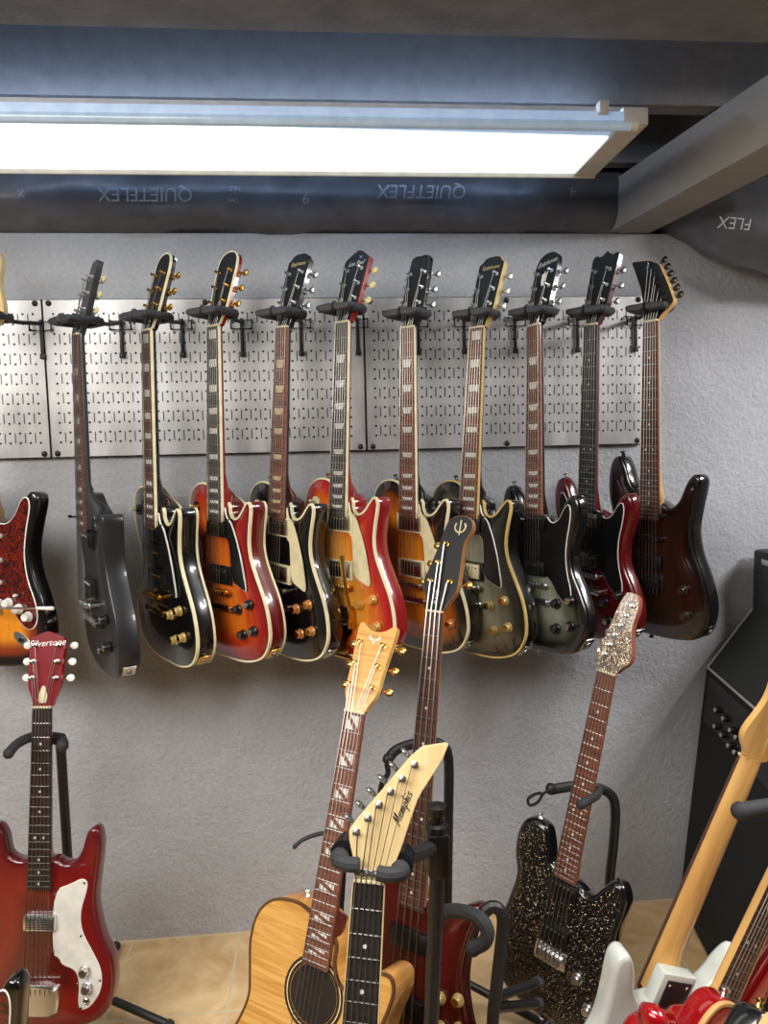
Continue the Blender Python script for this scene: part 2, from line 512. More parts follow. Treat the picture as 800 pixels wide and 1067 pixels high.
def guitar(key, name, label, pose, group=None, scale=.6285, nfr=22, nutw=.043, endw=.056, outline=LP, zf=-.020, thick=.048, arch=.012, rnd=.003,
           body=None, sidemat=None, bind=None, bindback=False, neckmat=None, fbmat=rosewood, fbbind=None, inlay='trap', inlaymat=pearl, head='book', headmat=None, headside=None,
           headtilt=15, headbind=None, headthick=.014, tuners=None, tunermat=chrome, buttonmat=None, nstr=6, logo=None, truss=None, pickups=(), pickguard=None, pgmat=black_plastic, pgline=None,
           bridge='tom', hardware=chrome, knobs=(), knobmat=black_plastic, switch=None, jack='plate', buttons=True, nutmat=cream, extras=None, cat='guitar', strr=.0007, neckend=None, bodyname='body', pitch=None):
    root = thing(name, label, cat, group=group)
    root.matrix_world = pose_matrix(*pose)
    pitch = (.05 if outline is LP else 0.) if pitch is None else pitch

    def drop(y):        # set-neck bodies lean back from the neck joint down
        return pitch*max(0., -.40-y)
    neckmat = neckmat or black_gloss
    poly = smooth_poly(outline, 4)
    mats = [body] if sidemat is None else [body, sidemat]
    bobj, poly = body_mesh(bodyname, poly, zf, thick, body, root, arch, rnd, mats=mats, sidemat=0 if sidemat is None else 1)
    zb = zf-thick
    rim = inset(poly, rnd)

    def zt(x, y):
        return zf+arch*(1-math.exp(-float(poly_dist(rim, [(x, y)])[0])/.03))

    def ring(nm, z0, z1, w, m):
        o = inset(poly, -.0008); i = inset(poly, w); n = len(poly); mb = MB()
        vs = [(a, b, z0) for a, b in o]+[(a, b, z1) for a, b in o]+[(a, b, z1) for a, b in i]+[(a, b, z0) for a, b in i]
        fs = []
        for r in range(4):
            for k in range(n):
                j = (k+1) % n; q = (r+1) % 4
                fs.append((r*n+k, r*n+j, q*n+j, q*n+k))
        mb.add(vs, fs); return mb.build(nm, m, root)
    if bind:
        ring('body_binding', zf-.0065, zf+.0012, .0035, bind)
    if bindback:
        ring('back_binding', zb-.0008, zb+.005, .003, bind)
    # ---- neck
    endy = fret_y(scale, nfr)-.008
    body_y = max(y for x, y in poly if abs(x) < .034)
    ny = neckend if neckend is not None else max(endy+.01, body_y-.06)

    def wid(y):
        return nutw+(endw-nutw)*min(1, y/endy)
    mb = MB(); secs = []; st = 12
    ysec = [0.004, -.01, -.06, -.15, -.25, body_y+.05, body_y+.015, body_y-.005, ny]
    for i, y in enumerate(ysec):
        w = wid(min(y, 0))/2; dep = interp([(-1, .030), (body_y-.005, -(zb)*.82), (body_y+.015, .034), (body_y+.05, .0245), (-.15, .0225), (-.01, .0205), (.01, .020)], y)
        for k in range(st+1):
            a = math.pi*k/st
            secs.append((-math.cos(a)*w, y, -.005-(dep-.005)*math.sin(a)**.75))
    fs = []
    for i in range(len(ysec)-1):
        for k in range(st):
            fs.append((i*(st+1)+k, i*(st+1)+k+1, (i+1)*(st+1)+k+1, (i+1)*(st+1)+k))
        fs.append((i*(st+1)+st, i*(st+1), (i+1)*(st+1), (i+1)*(st+1)+st))
    fs.append(tuple(range(st+1))); fs.append(tuple((len(ysec)-1)*(st+1)+k for k in range(st+1)))
    mb.add(secs, fs); mb.build('neck', neckmat, root, sharp=60)
    # ---- fretboard with frets and inlays
    mb = MB()
    mb.prism([(-wid(0)/2, 0), (wid(0)/2, 0), (wid(endy)/2, endy), (-wid(endy)/2, endy)], -.0065, 0, 0, bev=.0008)
    for n in range(1, nfr+1):
        y = fret_y(scale, n); w = wid(y)/2-.0012
        mb.tube([(-w, y, 0), (w, y, 0)], .0011, 1, 5)
    for n in ((1, 3, 5, 7, 9, 12, 15, 17, 19, 21) if inlay in ('block', 'split') else (3, 5, 7, 9, 12, 15, 17, 19, 21)):
        if n > nfr or inlay is None:
            continue
        ya, yb = fret_y(scale, n-1), fret_y(scale, n); yc = (ya+yb)/2; h = (ya-yb)
        w = wid(yc)/2
        if inlay in ('block', 'split'):
            q = .62; hh = h*.29
            sh = [(-w*q, yc-hh), (w*q, yc-hh), (w*q, yc+hh), (-w*q, yc+hh)]
            if inlay == 'block':
                mb.prism(sh, -.001, .0004, 2)
            else:
                a, b, c, d = sh; hh2 = hh*1.25
                t = w*.16
                mb.prism([(-w*q, yc-hh2), (w*q-t*2, yc-hh2), (-w*q, yc+hh2-t)], -.001, .0004, 2)
                mb.prism([(w*q, yc+hh2), (w*q, yc-hh2+t), (-w*q+t*2, yc+hh2)], -.001, .0004, 2)
        elif inlay == 'trap':
            hh = h*.30
            mb.prism([(-w*.48, yc-hh), (w*.48, yc-hh), (w*.62, yc+hh), (-w*.62, yc+hh)], -.001, .0004, 2)
        elif inlay == 'dot':
            for xx in ((-.4*w, .4*w) if n == 12 else (0,)):
                mb.lathe([(.003, 0), (.003, .0014)], (xx, yc, -.001), mi=2, seg=10)
        elif inlay == 'fin':
            hh = h*.25
            mb.prism([(-w*.8, yc-hh), (-w*.2, yc-hh), (-w*.8, yc+hh)], -.001, .0004, 2)
    mb.build('fretboard', [fbmat, fretwire, inlaymat], root)
    if fbbind:
        mb = MB()
        for s in (-1, 1):
            mb.prism([(s*wid(0)/2, 0), (s*(wid(0)/2+.0014), 0), (s*(wid(endy)/2+.0014), endy), (s*wid(endy)/2, endy)], -.0068, .0004)
        mb.build('fretboard_binding', fbbind, root)
    MB().box((-nutw/2, 0, -.006), (nutw/2, .0045, .0022), bev=.0008).build('nut', nutmat, root)
    # ---- headstock
    H = T(0, .003, -.0015) @ RX(rad(-headtilt))
    hp = chaikin(HEADS[head], 2) if head in ('dome', 'bass', 'strat', 'crown') else chaikin(HEADS[head], 1, .12)
    hp = [(x, max(y, 0)) for x, y in hp]
    hs = headside or neckmat; headmat = headmat or headblack
    mb = MB(); mb.prism(hp, -headthick-.003, -.003, 0, H, bev=.001, mside=1)
    ho = mb.build('headstock', [headmat, hs], root)
    if headbind:
        o = inset(hp, -.0006); i = inset(hp, .0024); n = len(hp); mb = MB()
        fs = []
        for r in range(4):
            for k in range(n-1):
                q = (r+1) % 4
                fs.append((r*n+k, r*n+k+1, q*n+k+1, q*n+k))
        # open at the nut: start from the polygon point nearest the nut
        k0 = min(range(n), key=lambda k: hp[k][1])
        o = o[k0:]+o[:k0]; i = i[k0:]+i[:k0]
        mb.add([(a, b, -.0075) for a, b in o]+[(a, b, -.0022) for a, b in o]+[(a, b, -.0022) for a, b in i]+[(a, b, -.0075) for a, b in i], fs, 0, H)
        mb.build('headstock_binding', headbind, ho)
    if truss:
        mb = MB(); mb.prism(chaikin([(-.011, .008), (.011, .008), (.010, .025), (.003, .046), (-.003, .046), (-.010, .025)], 2), -.003, -.0015, 0, H)
        mb.build('truss_rod_cover', truss, ho)
    if tuners is None:
        tuners = [(s*.0235*(1+.0), y, s) for s in (-1, 1) for y in (.058, .096, .134)]
    buttonmat = buttonmat or tunermat
    first = None
    for (x, y, s) in tuners:
        # edge of the head on the button side at this height
        xs = [p[0] for p in hp if abs(p[1]-y) < .012]
        ex = (max(xs) if s > 0 else min(xs)) if xs else x+s*.012
        if head in ('memphis', 'jackson', 'strat'):
            if head == 'jackson': ex = x+s*.016
            elif head == 'memphis': ex = x+s*.009
            else: ex = x+s*.013
        dx, dy = (s, 0)
        if head == 'memphis': dx, dy = (-.80, .60)
        if head == 'jackson': dx, dy = (.85, .5)
        if head == 'memphis': ex = x-.005
        yy = y+(dy*.008 if dy else 0)
        mb = MB()
        mb.lathe([(.0052, -.003), (.0052, -.0005), (.0032, 0), (.003, .009), (.0036, .0095), (.0036, .0115), (.001, .012)], (x, y, 0), mi=0, seg=12, mat=H)
        e0 = Vector((ex, yy, -headthick-.0085)); dv = Vector((dx, dy, 0)).normalized()
        mb.tube([e0-dv*.006, e0+dv*.006], .0022, 0, 6, H)
        mb.box((x-.0075, y-.008, -headthick-.0125), (x+.0075, y+.008, -headthick-.003), 0, H, .002)
        to = mb.build('tuning_peg', tunermat, ho)
        bm_ = MB(); ang = math.atan2(dv.y, dv.x)
        L = H @ T(*(e0+dv*.0125)) @ RZ(ang)
        bm_.ball((.001, 0, 0), (.0092, .0040, .0088) if head == 'memphis' else (.0098, .0088, .0042), 0, 10, L)
        bm_.tube([(-.008, 0, 0), (-.004, 0, 0)], .0034, 0, 8, L)
        bm_.build('tuner_button', buttonmat, to)
    # ---- strings
    by = -scale; bz = .0065 if bridge != 'aco' else .006
    taily = {'tom': by-.040, 'strat': by-.012, 'floyd': by-.012, 'bigsby': by-.085, 'aco': by-.012, 'trap': by-.075, 'bass': by-.04, 'none': by-.01}[bridge]
    tl = sorted(tuners, key=lambda t: (t[2]*0, t[0])) if False else None
    left = sorted([t for t in tuners if t[2] < 0], key=lambda t: t[1]); right = sorted([t for t in tuners if t[2] > 0], key=lambda t: t[1])
    if not right: order = left
    elif not left: order = right[::-1]
    else: order = left+right[::-1]
    if head == 'jackson': order = sorted(tuners, key=lambda t: -t[1])
    sn = nutw-.0075; sb = .052 if nstr == 6 else .057
    for i in range(nstr):
        f = i/(nstr-1)-.5
        p = H @ Vector((order[i][0]+.003*(-1 if order[i][0] > 0 else 1), order[i][1], .006)) if i < len(order) else Vector((f*sn, .02, 0))
        pts = [p, Vector((f*sn, .002, .0025)), Vector((f*sb, by, bz))]
        pts.append(Vector((f*sb, taily, (zt(f*sb, taily)+.004 if bridge != 'tom' else zt(0, taily)+.012)-drop(taily))))
        MB().tube(pts, strr*(1.5-.12*i) if nstr == 6 else strr*2.0, 0, 5).build('string', steelstring, root)
    # ---- pickguard
    if pickguard:
        pp = chaikin(pickguard, 1, .14) if pickguard is LPG else chaikin(pickguard, 2)
        zz = max(zt(x, y) for x, y in pickguard)+.0015 if arch < .004 else None
        mb = MB()
        if zz is not None:
            mb.prism(pp, zf-.001, zz, 0, bev=.0012, mside=1 if pgline else 0)
            if pgline:
                pass
        else:
            z0 = max(zt(x, y) for x, y in pickguard)+.002
            mb.prism(pp, z0-.002, z0+.001, 0, bev=.0006, mside=1 if pgline else 0)
            zz = z0+.001
        go = mb.build('pickguard', [pgmat, pgline or pgmat], root)
        if pgline:
            o = inset(pp if sum(pp[i][0]*pp[(i+1) % len(pp)][1]-pp[(i+1) % len(pp)][0]*pp[i][1] for i in range(len(pp))) > 0 else pp[::-1], 0)
            i_ = inset(o, .0017); n = len(o); mb = MB()
            fs = [(k, (k+1) % n, n+(k+1) % n, n+k) for k in range(n)]
            mb.add([(a, b, zz-.0008) for a, b in inset(o, -.0004)]+[(a, b, zz+.0006) for a, b in i_], fs)
            mb.build('pickguard_edge', pgline, go)
        pgz = zz
    # ---- pickups
    for pk in pickups:
        y, kind = pk[0], pk[1]; cov = pk[2] if len(pk) > 2 else hardware; ringm = pk[3] if len(pk) > 3 else None; ang = pk[4] if len(pk) > 4 else 0
        z0 = zt(0, y)
        if pickguard and arch < .004: z0 = pgz
        Mx = T(0, y, 0) @ RZ(rad(ang))
        top = min(.0005, z0+.011)
        if kind == 'hum':
            po = None
            mb = MB(); mb.box((-.034, -.018, z0-.006), (.034, .018, top), 0, Mx, .0025)
            po = mb.build('pickup', cov, root)
            mb = MB()
            for k in range(6): mb.lathe([(.0024, 0), (.0022, .001), (.001, .0013)], (-.025+.01*k, .009, top), mi=0, seg=8, mat=Mx)
            mb.build('pole_pieces', hardware if cov != hardware else nickel, po)
            if ringm:
                mb = MB()
                for lo, hi in (((-.045, .019), (.045, .023)), ((-.045, -.023), (.045, -.019)), ((-.045, -.019), (-.035, .019)), ((.035, -.019), (.045, .019))):
                    mb.box((lo[0], lo[1], z0-.008), (hi[0], hi[1], z0+.006), 0, Mx, .001)
                for sx in (-1, 1):
                    mb.lathe([(.002, 0), (.0015, .001)], (sx*.040, 0, z0+.006), mi=0, seg=8, mat=Mx)
                mb.build('pickup_ring', ringm, po)
        elif kind == 'single':
            mb = MB(); sh = [(-.034, -.008), (.034, -.008), (.04, 0), (.034, .008), (-.034, .008), (-.04, 0)]
            mb.prism(chaikin(sh, 2), z0-.002, top, 0, Mx, bev=.0012)
            po = mb.build('pickup', cov, root); mb = MB()
            for k in range(6): mb.lathe([(.0024, 0), (.0022, .0012)], (-.025+.01*k, 0, top), seg=8, mat=Mx)
            mb.build('pole_pieces', nickel, po)
        elif kind == 'lipstick':
            mb = MB(); mb.box((-.036, -.018, z0-.003), (.036, .018, top+.001), 0, Mx, .006)
            po = mb.build('pickup', cov, root); mb = MB()
            for yy in np.arange(-.011, .0115, .0036):
                mb.box((-.026, yy-.0008, top), (.026, yy+.0008, top+.0018), 0, Mx)
            mb.build('pickup_grille', black_plastic, po)
        elif kind == 'bassbar':
            mb = MB(); mb.box((-.045, -.02, z0-.003), (.045, .02, top+.002), 0, Mx, .003)
            po = mb.build('pickup', cov, root)
    # ---- bridge / tail
    zc = zt(0, by)-drop(by)
    if bridge in ('tom', 'bigsby', 'bass'):
        mb = MB(); mb.box((-.038, by-.006, bz-.011), (.038, by+.006, bz-.002), 0, None, .0025)
        for k in range(nstr): mb.box((-.026+.0104*k-.003, by-.004, bz-.004), (-.026+.0104*k+.003, by+.004, bz-.0002), 0, None, .001)
        for s in (-1, 1): mb.lathe([(.0045, zc-bz-.002), (.0045, -.013), (.008, -.0125), (.008, -.010), (.004, -.009), (.004, -.002)], (s*.037, by, bz))
        mb.build('bridge', hardware, root)
    if bridge in ('tom', 'bass'):
        y = by-.040; z = zt(0, y)
        mb = MB(); mb.box((-.049, y-.008, z+.005), (.049, y+.008, z+.016), 0, None, .005)
        for s in (-1, 1): mb.lathe([(.007, -.004), (.007, .010), (.0075, .012), (.0075, .016), (.004, .018)], (s*.043, y, z))
        mb.build('tailpiece', hardware, root)
    if bridge == 'bigsby':
        z = zt(0, by-.08)
        mb = MB()
        mb.prism(chaikin([(-.03, -.80), (.03, -.80), (.02, -.765), (.045, -.74), (.045, by-.055), (-.045, by-.055), (-.045, -.74), (-.02, -.765)], 1), z+.001, z+.006)
        mb.tube([(-.042, by-.085, z+.016), (.042, by-.085, z+.016)], .008, 0, 12); mb.tube([(-.042, by-.055, z+.010), (.042, by-.055, z+.010)], .006, 0, 12)
        mb.box((-.03, -.812, zb+.006), (.03, -.804, z+.004), 0, None, .002)
        for s in (-1, 1): mb.box((s*.045-.005, by-.1, z), (s*.045+.005, by-.045, z+.024), 0, None, .003)
        vt = mb.build('vibrato_tailpiece', hardware, root)
        MB().tube([(.04, by-.085, z+.022), (.065, by-.075, z+.038), (.075, by-.04, z+.045), (.06, by+.02, z+.047), (.05, by+.08, z+.046)], [.005, .005, .0045, .006, .007], 0, 8).build('vibrato_arm', hardware, vt)
    if bridge in ('strat', 'floyd'):
        mb = MB(); z = zf if not pickguard else pgz
        mb.box((-.038, by-.022, z), (.038, by+.016, z+.004), 0, None, .0015)
        for k in range(6): mb.box((-.0262+.0105*k-.0045, by-.016, z+.004), (-.0262+.0105*k+.0045, by+.006, bz-.0005), 0, None, .0015)
        for k in range(6): mb.lathe([(.002, 0), (.002, .002)], (-.0262+.0105*k, by+.012, z+.004), seg=8)
        if bridge == 'floyd':
            for k in range(6): mb.tube([(-.0262+.0105*k, by-.016, bz-.006), (-.0262+.0105*k, by-.034, bz-.003)], .0028, 0, 8)
        mb.build('bridge', hardware, root)
    if bridge == 'aco':
        mb = MB(); mb.prism(chaikin([(-.085, by-.012), (-.05, by+.014), (.05, by+.014), (.085, by-.012), (.05, by-.03), (-.05, by-.03)], 2), zf, zf+.009, bev=.002)
        bo = mb.build('bridge', rosewood, root)
        MB().box((-.036, by-.0015, zf+.008), (.036, by+.0015, bz), 0).build('saddle', cream, bo)
        for k in range(6): MB().ball((-.0262+.0105*k, by-.014, zf+.011), .003, 0, 8).build('bridge_pin', cream, bo)
    if bridge == 'trap':
        mb = MB(); mb.prism(chaikin([(-.04, by-.09), (.04, by-.09), (.046, by-.05), (.04, by-.02), (-.04, by-.02), (-.046, by-.05)], 1), zf, zf+.012, bev=.005)
        mb.box((-.036, by-.024, zf+.011), (.036, by-.016, bz), 0, None, .002)
        mb.build('bridge_cover', hardware, root)
    # ---- knobs
    for (x, y) in knobs:
        z = zt(x, y) if not (pickguard and arch < .004) else max(zt(x, y), zf+.0015)
        mb = MB(); mb.lathe([(.0125, 0), (.0125, .003), (.0105, .005), (.0095, .014), (.0085, .0155), (.001, .0155)], (x, y, z+.001), seg=18)
        ko = mb.build('control_knob', knobmat, root)
        if knobmat in (amberknob, goldknob, black_plastic):
            MB().lathe([(.0078, 0), (.0078, .0012), (.001, .0014)], (x, y, z+.0164), seg=14).build('knob_cap', gold if knobmat is goldknob else (chrome if knobmat is black_plastic else gold), ko)
    if switch:
        x, y, m1, m2 = switch; z = zt(x, y)
        so = MB().lathe([(.014, 0), (.014, .0018), (.0055, .0018), (.0055, .006), (.002, .007)], (x, y, z+.0006), seg=18).build('pickup_switch', m1, root)
        MB().lathe([(.0018, 0), (.0022, .010), (.0042, .014), (.003, .020), (.0005, .021)], (x, y, z+.006), (.25, .2, 1)).build('switch_tip', m2, so)
    cx = [p for p in poly if p[1] < -.6 and p[0] > 0]
    if jack == 'plate':
        # on the rim of the lower treble bout
        tgt = max(cx, key=lambda p: p[0]*.80-p[1]*.60); i = poly.index(tgt)
        a, b = Vector(poly[i-2]), Vector(poly[(i+2) % len(poly)]); t = (b-a).normalized(); nn = Vector((t.y, -t.x)); nn = nn if nn.dot(Vector(tgt)-Vector((0, -.65))) > 0 else -nn
        Mx = Matrix(((t.x, 0, nn.x, tgt[0]), (t.y, 0, nn.y, tgt[1]), (0, 1, 0, (zf+zb)/2), (0, 0, 0, 1)))
        mb = MB(); mb.box((-.017, -.015, -.001), (.017, .015, .0022), 0, Mx, .0015)
        jo = mb.build('jack_plate', hardware if hardware != gold else gold, root)
        mb = MB(); mb.lathe([(.0065, 0), (.0065, .003), (.0045, .004), (.003, .002)], (0, 0, .002), mat=Mx); mb.build('jack_socket', nickel, jo)
    if buttons:
        def strap(px, py, dv, z):
            MB().lathe([(.0065, 0), (.0055, .002), (.0038, .006), (.0065, .010), (.006, .012)], (px, py, z), dv, seg=12).build('strap_button', hardware, root)
        low = min(poly, key=lambda p: p[1]); strap(low[0], low[1], (0, -1, 0), (zf+zb)/2)
        hx = [p for p in poly if p[0] < -.04]; hi = max(hx, key=lambda p: p[1]-.3*abs(p[0])*0)
        strap(hi[0], hi[1], (-.3, 1, 0), (zf+zb)/2)
    if logo:
        for (txt, sz, x, y, ang, mm, sh) in logo:
            text('headstock_logo', txt, sz, mm, ho, H @ T(x, y, -.0026) @ RZ(rad(ang)), sh)
    if pitch:
        fixed = ('neck', 'fretboard', 'fretboard_binding', 'nut', 'headstock', 'string', 'bridge')
        done = set()
        for ch in root.children:
            if ch.name.split('.')[0] in fixed: continue
            for q in [ch]+list(ch.children):
                if q.data.name in done: continue
                done.add(q.data.name)
                for vv in q.data.vertices: vv.co.z -= drop(vv.co.y)
    if extras:
        extras(root, dict(zt=zt, zf=zf, zb=zb, H=H, head=ho, body=bobj, poly=poly, by=by, scale=scale))
    GUITARS[key] = root
    return root

# ================================================================== ROOM
def surf(name, mat, vs, fs):
    mb = MB(); mb.add(vs, fs, smooth=False); return struct(mb.build(name, mat))


def wall_material():
    m, nt, b = base_mat('painted_concrete'); L = nt.links.new
    tc = node(nt, 'ShaderNodeTexCoord')
    n1 = node(nt, 'ShaderNodeTexNoise', i_Scale=2.2, i_Detail=6., i_Roughness=.65); n2 = node(nt, 'ShaderNodeTexNoise', i_Scale=85., i_Detail=6., i_Roughness=.6)
    n3 = node(nt, 'ShaderNodeTexNoise', i_Scale=26., i_Detail=5.)
    for n in (n1, n2, n3): L(tc.outputs['Object'], n.inputs['Vector'])
    r = node(nt, 'ShaderNodeValToRGB'); r.color_ramp.elements[0].position = .3; r.color_ramp.elements[1].position = .7
    r.color_ramp.elements[0].color = lin((164, 166, 171)); r.color_ramp.elements[1].color = lin((186, 188, 193))
    L(n1.outputs['Fac'], r.inputs['Fac'])
    mx = node(nt, 'ShaderNodeMix', data_type='RGBA', blend_type='MULTIPLY'); mx.inputs['Factor'].default_value = 1
    r2 = node(nt, 'ShaderNodeValToRGB'); r2.color_ramp.elements[0].position = .35; r2.color_ramp.elements[0].color = (.88, .88, .88, 1); r2.color_ramp.elements[1].position = .6
    L(n2.outputs['Fac'], r2.inputs['Fac']); L(r.outputs['Color'], mx.inputs[6]); L(r2.outputs['Color'], mx.inputs[7]); L(mx.outputs[2], b.inputs['Base Color'])
    ad = node(nt, 'ShaderNodeMath', operation='ADD'); L(n2.outputs['Fac'], ad.inputs[0]); L(n3.outputs['Fac'], ad.inputs[1])
    bp = node(nt, 'ShaderNodeBump', i_Strength=.6, i_Distance=.008); L(ad.outputs[0], bp.inputs['Height']); L(bp.outputs['Normal'], b.inputs['Normal'])
    b.inputs['Roughness'].default_value = .7
    return m


def tile_material():
    m, nt, b = base_mat('beige_floor_tile'); L = nt.links.new
    tc = node(nt, 'ShaderNodeTexCoord'); sep = node(nt, 'ShaderNodeSeparateXYZ'); L(tc.outputs['Object'], sep.inputs[0])

    def grid(sock, off, pitch):
        a = node(nt, 'ShaderNodeMath', operation='ADD'); a.inputs[1].default_value = -off+pitch*50; L(sock, a.inputs[0])
        d = node(nt, 'ShaderNodeMath', operation='DIVIDE'); d.inputs[1].default_value = pitch; L(a.outputs[0], d.inputs[0])
        f = node(nt, 'ShaderNodeMath', operation='FRACT'); L(d.outputs[0], f.inputs[0])
        p = node(nt, 'ShaderNodeMath', operation='PINGPONG'); p.inputs[1].default_value = .5; L(f.outputs[0], p.inputs[0])
        l = node(nt, 'ShaderNodeMath', operation='LESS_THAN'); l.inputs[1].default_value = .011; L(p.outputs[0], l.inputs[0])
        return l.outputs[0]
    g = node(nt, 'ShaderNodeMath', operation='MAXIMUM'); L(grid(sep.outputs[0], -.562, .297), g.inputs[0]); L(grid(sep.outputs[1], -.304, .297), g.inputs[1])
    n1 = node(nt, 'ShaderNodeTexNoise', i_Scale=9., i_Detail=7., i_Roughness=.62, i_Distortion=.8); L(tc.outputs['Object'], n1.inputs['Vector'])
    r = node(nt, 'ShaderNodeValToRGB'); r.color_ramp.elements[0].position = .3; r.color_ramp.elements[1].position = .72
    r.color_ramp.elements[0].color = lin((188, 150, 100)); r.color_ramp.elements[1].color = lin((230, 202, 156)); L(n1.outputs['Fac'], r.inputs['Fac'])
    mx = node(nt, 'ShaderNodeMix', data_type='RGBA'); L(g.outputs[0], mx.inputs['Factor']); L(r.outputs['Color'], mx.inputs[6]); mx.inputs[7].default_value = lin((206, 190, 158))
    L(mx.outputs[2], b.inputs['Base Color']); b.inputs['Roughness'].default_value = .38
    bp = node(nt, 'ShaderNodeBump', i_Strength=.4, i_Distance=.002, invert=True); L(g.outputs[0], bp.inputs['Height']); L(bp.outputs['Normal'], b.inputs['Normal'])
    return m


WT = 1.943
wallm = wall_material()
mb = MB(); mb.box((-3.0, 0, 0), (3.2, .22, WT)); struct(mb.build('wall_back', wallm))
mb = MB(); mb.box((-3.0, -4.6, -.05), (3.2, .0, 0)); struct(mb.build('floor', tile_material()))
mb = MB(); mb.box((3.2, -4.6, 0), (3.3, .22, 2.4)); struct(mb.build('wall_right', wallm))
mb = MB(); mb.box((-3.1, -4.6, 0), (-3.0, .22, 2.4)); struct(mb.build('wall_left', wallm))
mb = MB(); mb.box((-3.1, -4.7, 0), (3.3, -4.6, 2.4)); struct(mb.build('wall_front', M('reflection_dark_wall', (96, 94, 92), .8, bump=.3, bscale=60)))  # unseen wall, coloured dark so glossy black bodies reflect less light
darkpaint = M('dark_ceiling_paint', (108, 108, 110), .8, bump=.4, bscale=60)
beampaint = M('grey_painted_beam', (112, 115, 122), .8, var=.18, scale=14, bump=.8, bscale=90)
joistpaint = M('pale_grey_painted_joist', (150, 147, 142), .75, var=.08, scale=9, bump=.2, bscale=70)
mb = MB(); mb.box((-3.0, -4.6, 2.36), (3.2, .22, 2.4)); struct(mb.build('ceiling', darkpaint))
mb = MB(); mb.box((-3.0, .10, WT), (3.2, .22, 2.36)); struct(mb.build('trim_1', M('dark_rim_board', (40, 40, 42), .8)))
yA = atz(400, 35, 2.08).y
mb = MB(); mb.box((-3.0, yA-.30, 2.08), (3.2, yA, 2.36)); o = struct(mb.build('ceiling_beam', beampaint))
yB0 = atz(540, 107, 2.08).y; yB1 = yB0+.045
mb = MB(); mb.box((-3.0, yB0, 2.08), (3.2, yB1, 2.36)); struct(mb.build('ceiling_joist', darkpaint))
mb = MB(); mb.box((-3.0, -.09, 2.10), (3.2, -.05, 2.36)); struct(mb.build('ceiling_joist', darkpaint))
# bridging joist running out from the wall top
a0 = atz(800, 181, 1.945); a1 = atz(677.5, 242.5, 1.945); c1 = atz(640, 242.5, 1.945)
dirj = (a1-a0).normalized(); nrm = Vector((dirj.y, -dirj.x, 0)); nrm = -nrm if nrm.x > 0 else nrm
p0 = a0-dirj*1.4; p1 = a1+dirj*.12; wj = .118
mb = MB(); vs = []
for z in (1.945, 2.075):
    for p, w in ((p0, 0), (p1, 0), (p1, wj), (p0, wj)):
        q = p+nrm*w; vs.append((q.x, q.y, z))
mb.add(vs, [(0, 1, 2, 3), (4, 5, 6, 7), (0, 1, 5, 4), (1, 2, 6, 5), (2, 3, 7, 6), (3, 0, 4, 7)], smooth=False)
struct(mb.build('ceiling_joist', joistpaint))

# flexible duct wrapped in black film along the top of the wall
film = M('black_duct_film', (92, 94, 100), .4, var=.25, scale=12, bump=.5, bscale=26)
printgrey = M('duct_print', (150, 155, 162), .5)


def duct(name, label, path):
    mb = MB(); pts = []; rs = []
    for (a, b) in zip(path, path[1:]):
        n = max(2, int((b[0]-a[0])/.018))
        for k in range(n):
            t = k/n; pts.append(Vector(a[:3]).lerp(Vector(b[:3]), t)); rs.append(a[3]+(b[3]-a[3])*t)
    seg = 40; vs = []
    from mathutils import noise
    for p, r in zip(pts, rs):
        for k in range(seg):
            th = 2*math.pi*k/seg
            q = Vector((p.x, p.y+math.cos(th)*r, p.z+math.sin(th)*r))
            w = noise.noise(q*Vector((3.5, 9, 9)).x) if False else noise.noise(Vector((q.x*5, q.y*11, q.z*16)))*.014+noise.noise(Vector((q.x*16, q.y*20, q.z*20)))*.004
            vs.append((q.x, q.y+math.cos(th)*w, q.z+math.sin(th)*w))
    fs = []
    for i in range(len(pts)-1):
        for k in range(seg):
            j = (k+1) % seg; fs.append((i*seg+k, i*seg+j, (i+1)*seg+j, (i+1)*seg+k))
    mb.add(vs, fs); o = mb.build(name, film, sharp=80)
    o['label'] = label; o['category'] = 'duct'
    return o


d1 = duct('flexible_duct', 'long black film wrapped flexible duct lying along the wall top behind the light fixture', [(-1.9, .035, 2.035, .098), (-.3, .035, 2.035, .095), (.30, .035, 2.03, .09), (.86, .03, 2.03, .09)])
d2 = duct('flexible_duct', 'black film wrapped duct sagging below the joist at upper right', [(.965, .02, 2.03, .065), (1.06, -.085, 1.965, .10), (1.25, -.135, 1.925, .13), (1.6, -.15, 1.92, .14), (2.4, -.15, 1.94, .14)])


def ducttext(d, body, u, v, Y, size, tilt=12, rot=180, mat=printgrey):
    p = aty(u, v, Y)
    m = T(*p) @ RX(rad(90-tilt)) @ RZ(rad(rot))
    text('printed_lettering', body, size, mat, d, m, .1, ext=.0001)


ducttext(d1, 'QUIETFLEX', 152, 202, -.079, .046, -20)
ducttext(d1, 'R6.0', 245, 196, -.076, .016, -20); ducttext(d1, 'Class', 243, 209, -.079, .013, -20)
ducttext(d1, '9', 319, 206, -.075, .038, -20)
ducttext(d1, 'QUIETFLEX', 440, 199, -.074, .046, -20)
ducttext(d1, '4', 597, 200, -.072, .036, -20)
ducttext(d1, 'x', 22, 203, -.079, .036, -20)
ducttext(d1, 'FLEX', 676, 190, -.074, .034, -20)
ducttext(d2, 'FLEX', 766, 232, -.262, .040, -5, 176, M('dim_duct_print', (118, 118, 120), .5))

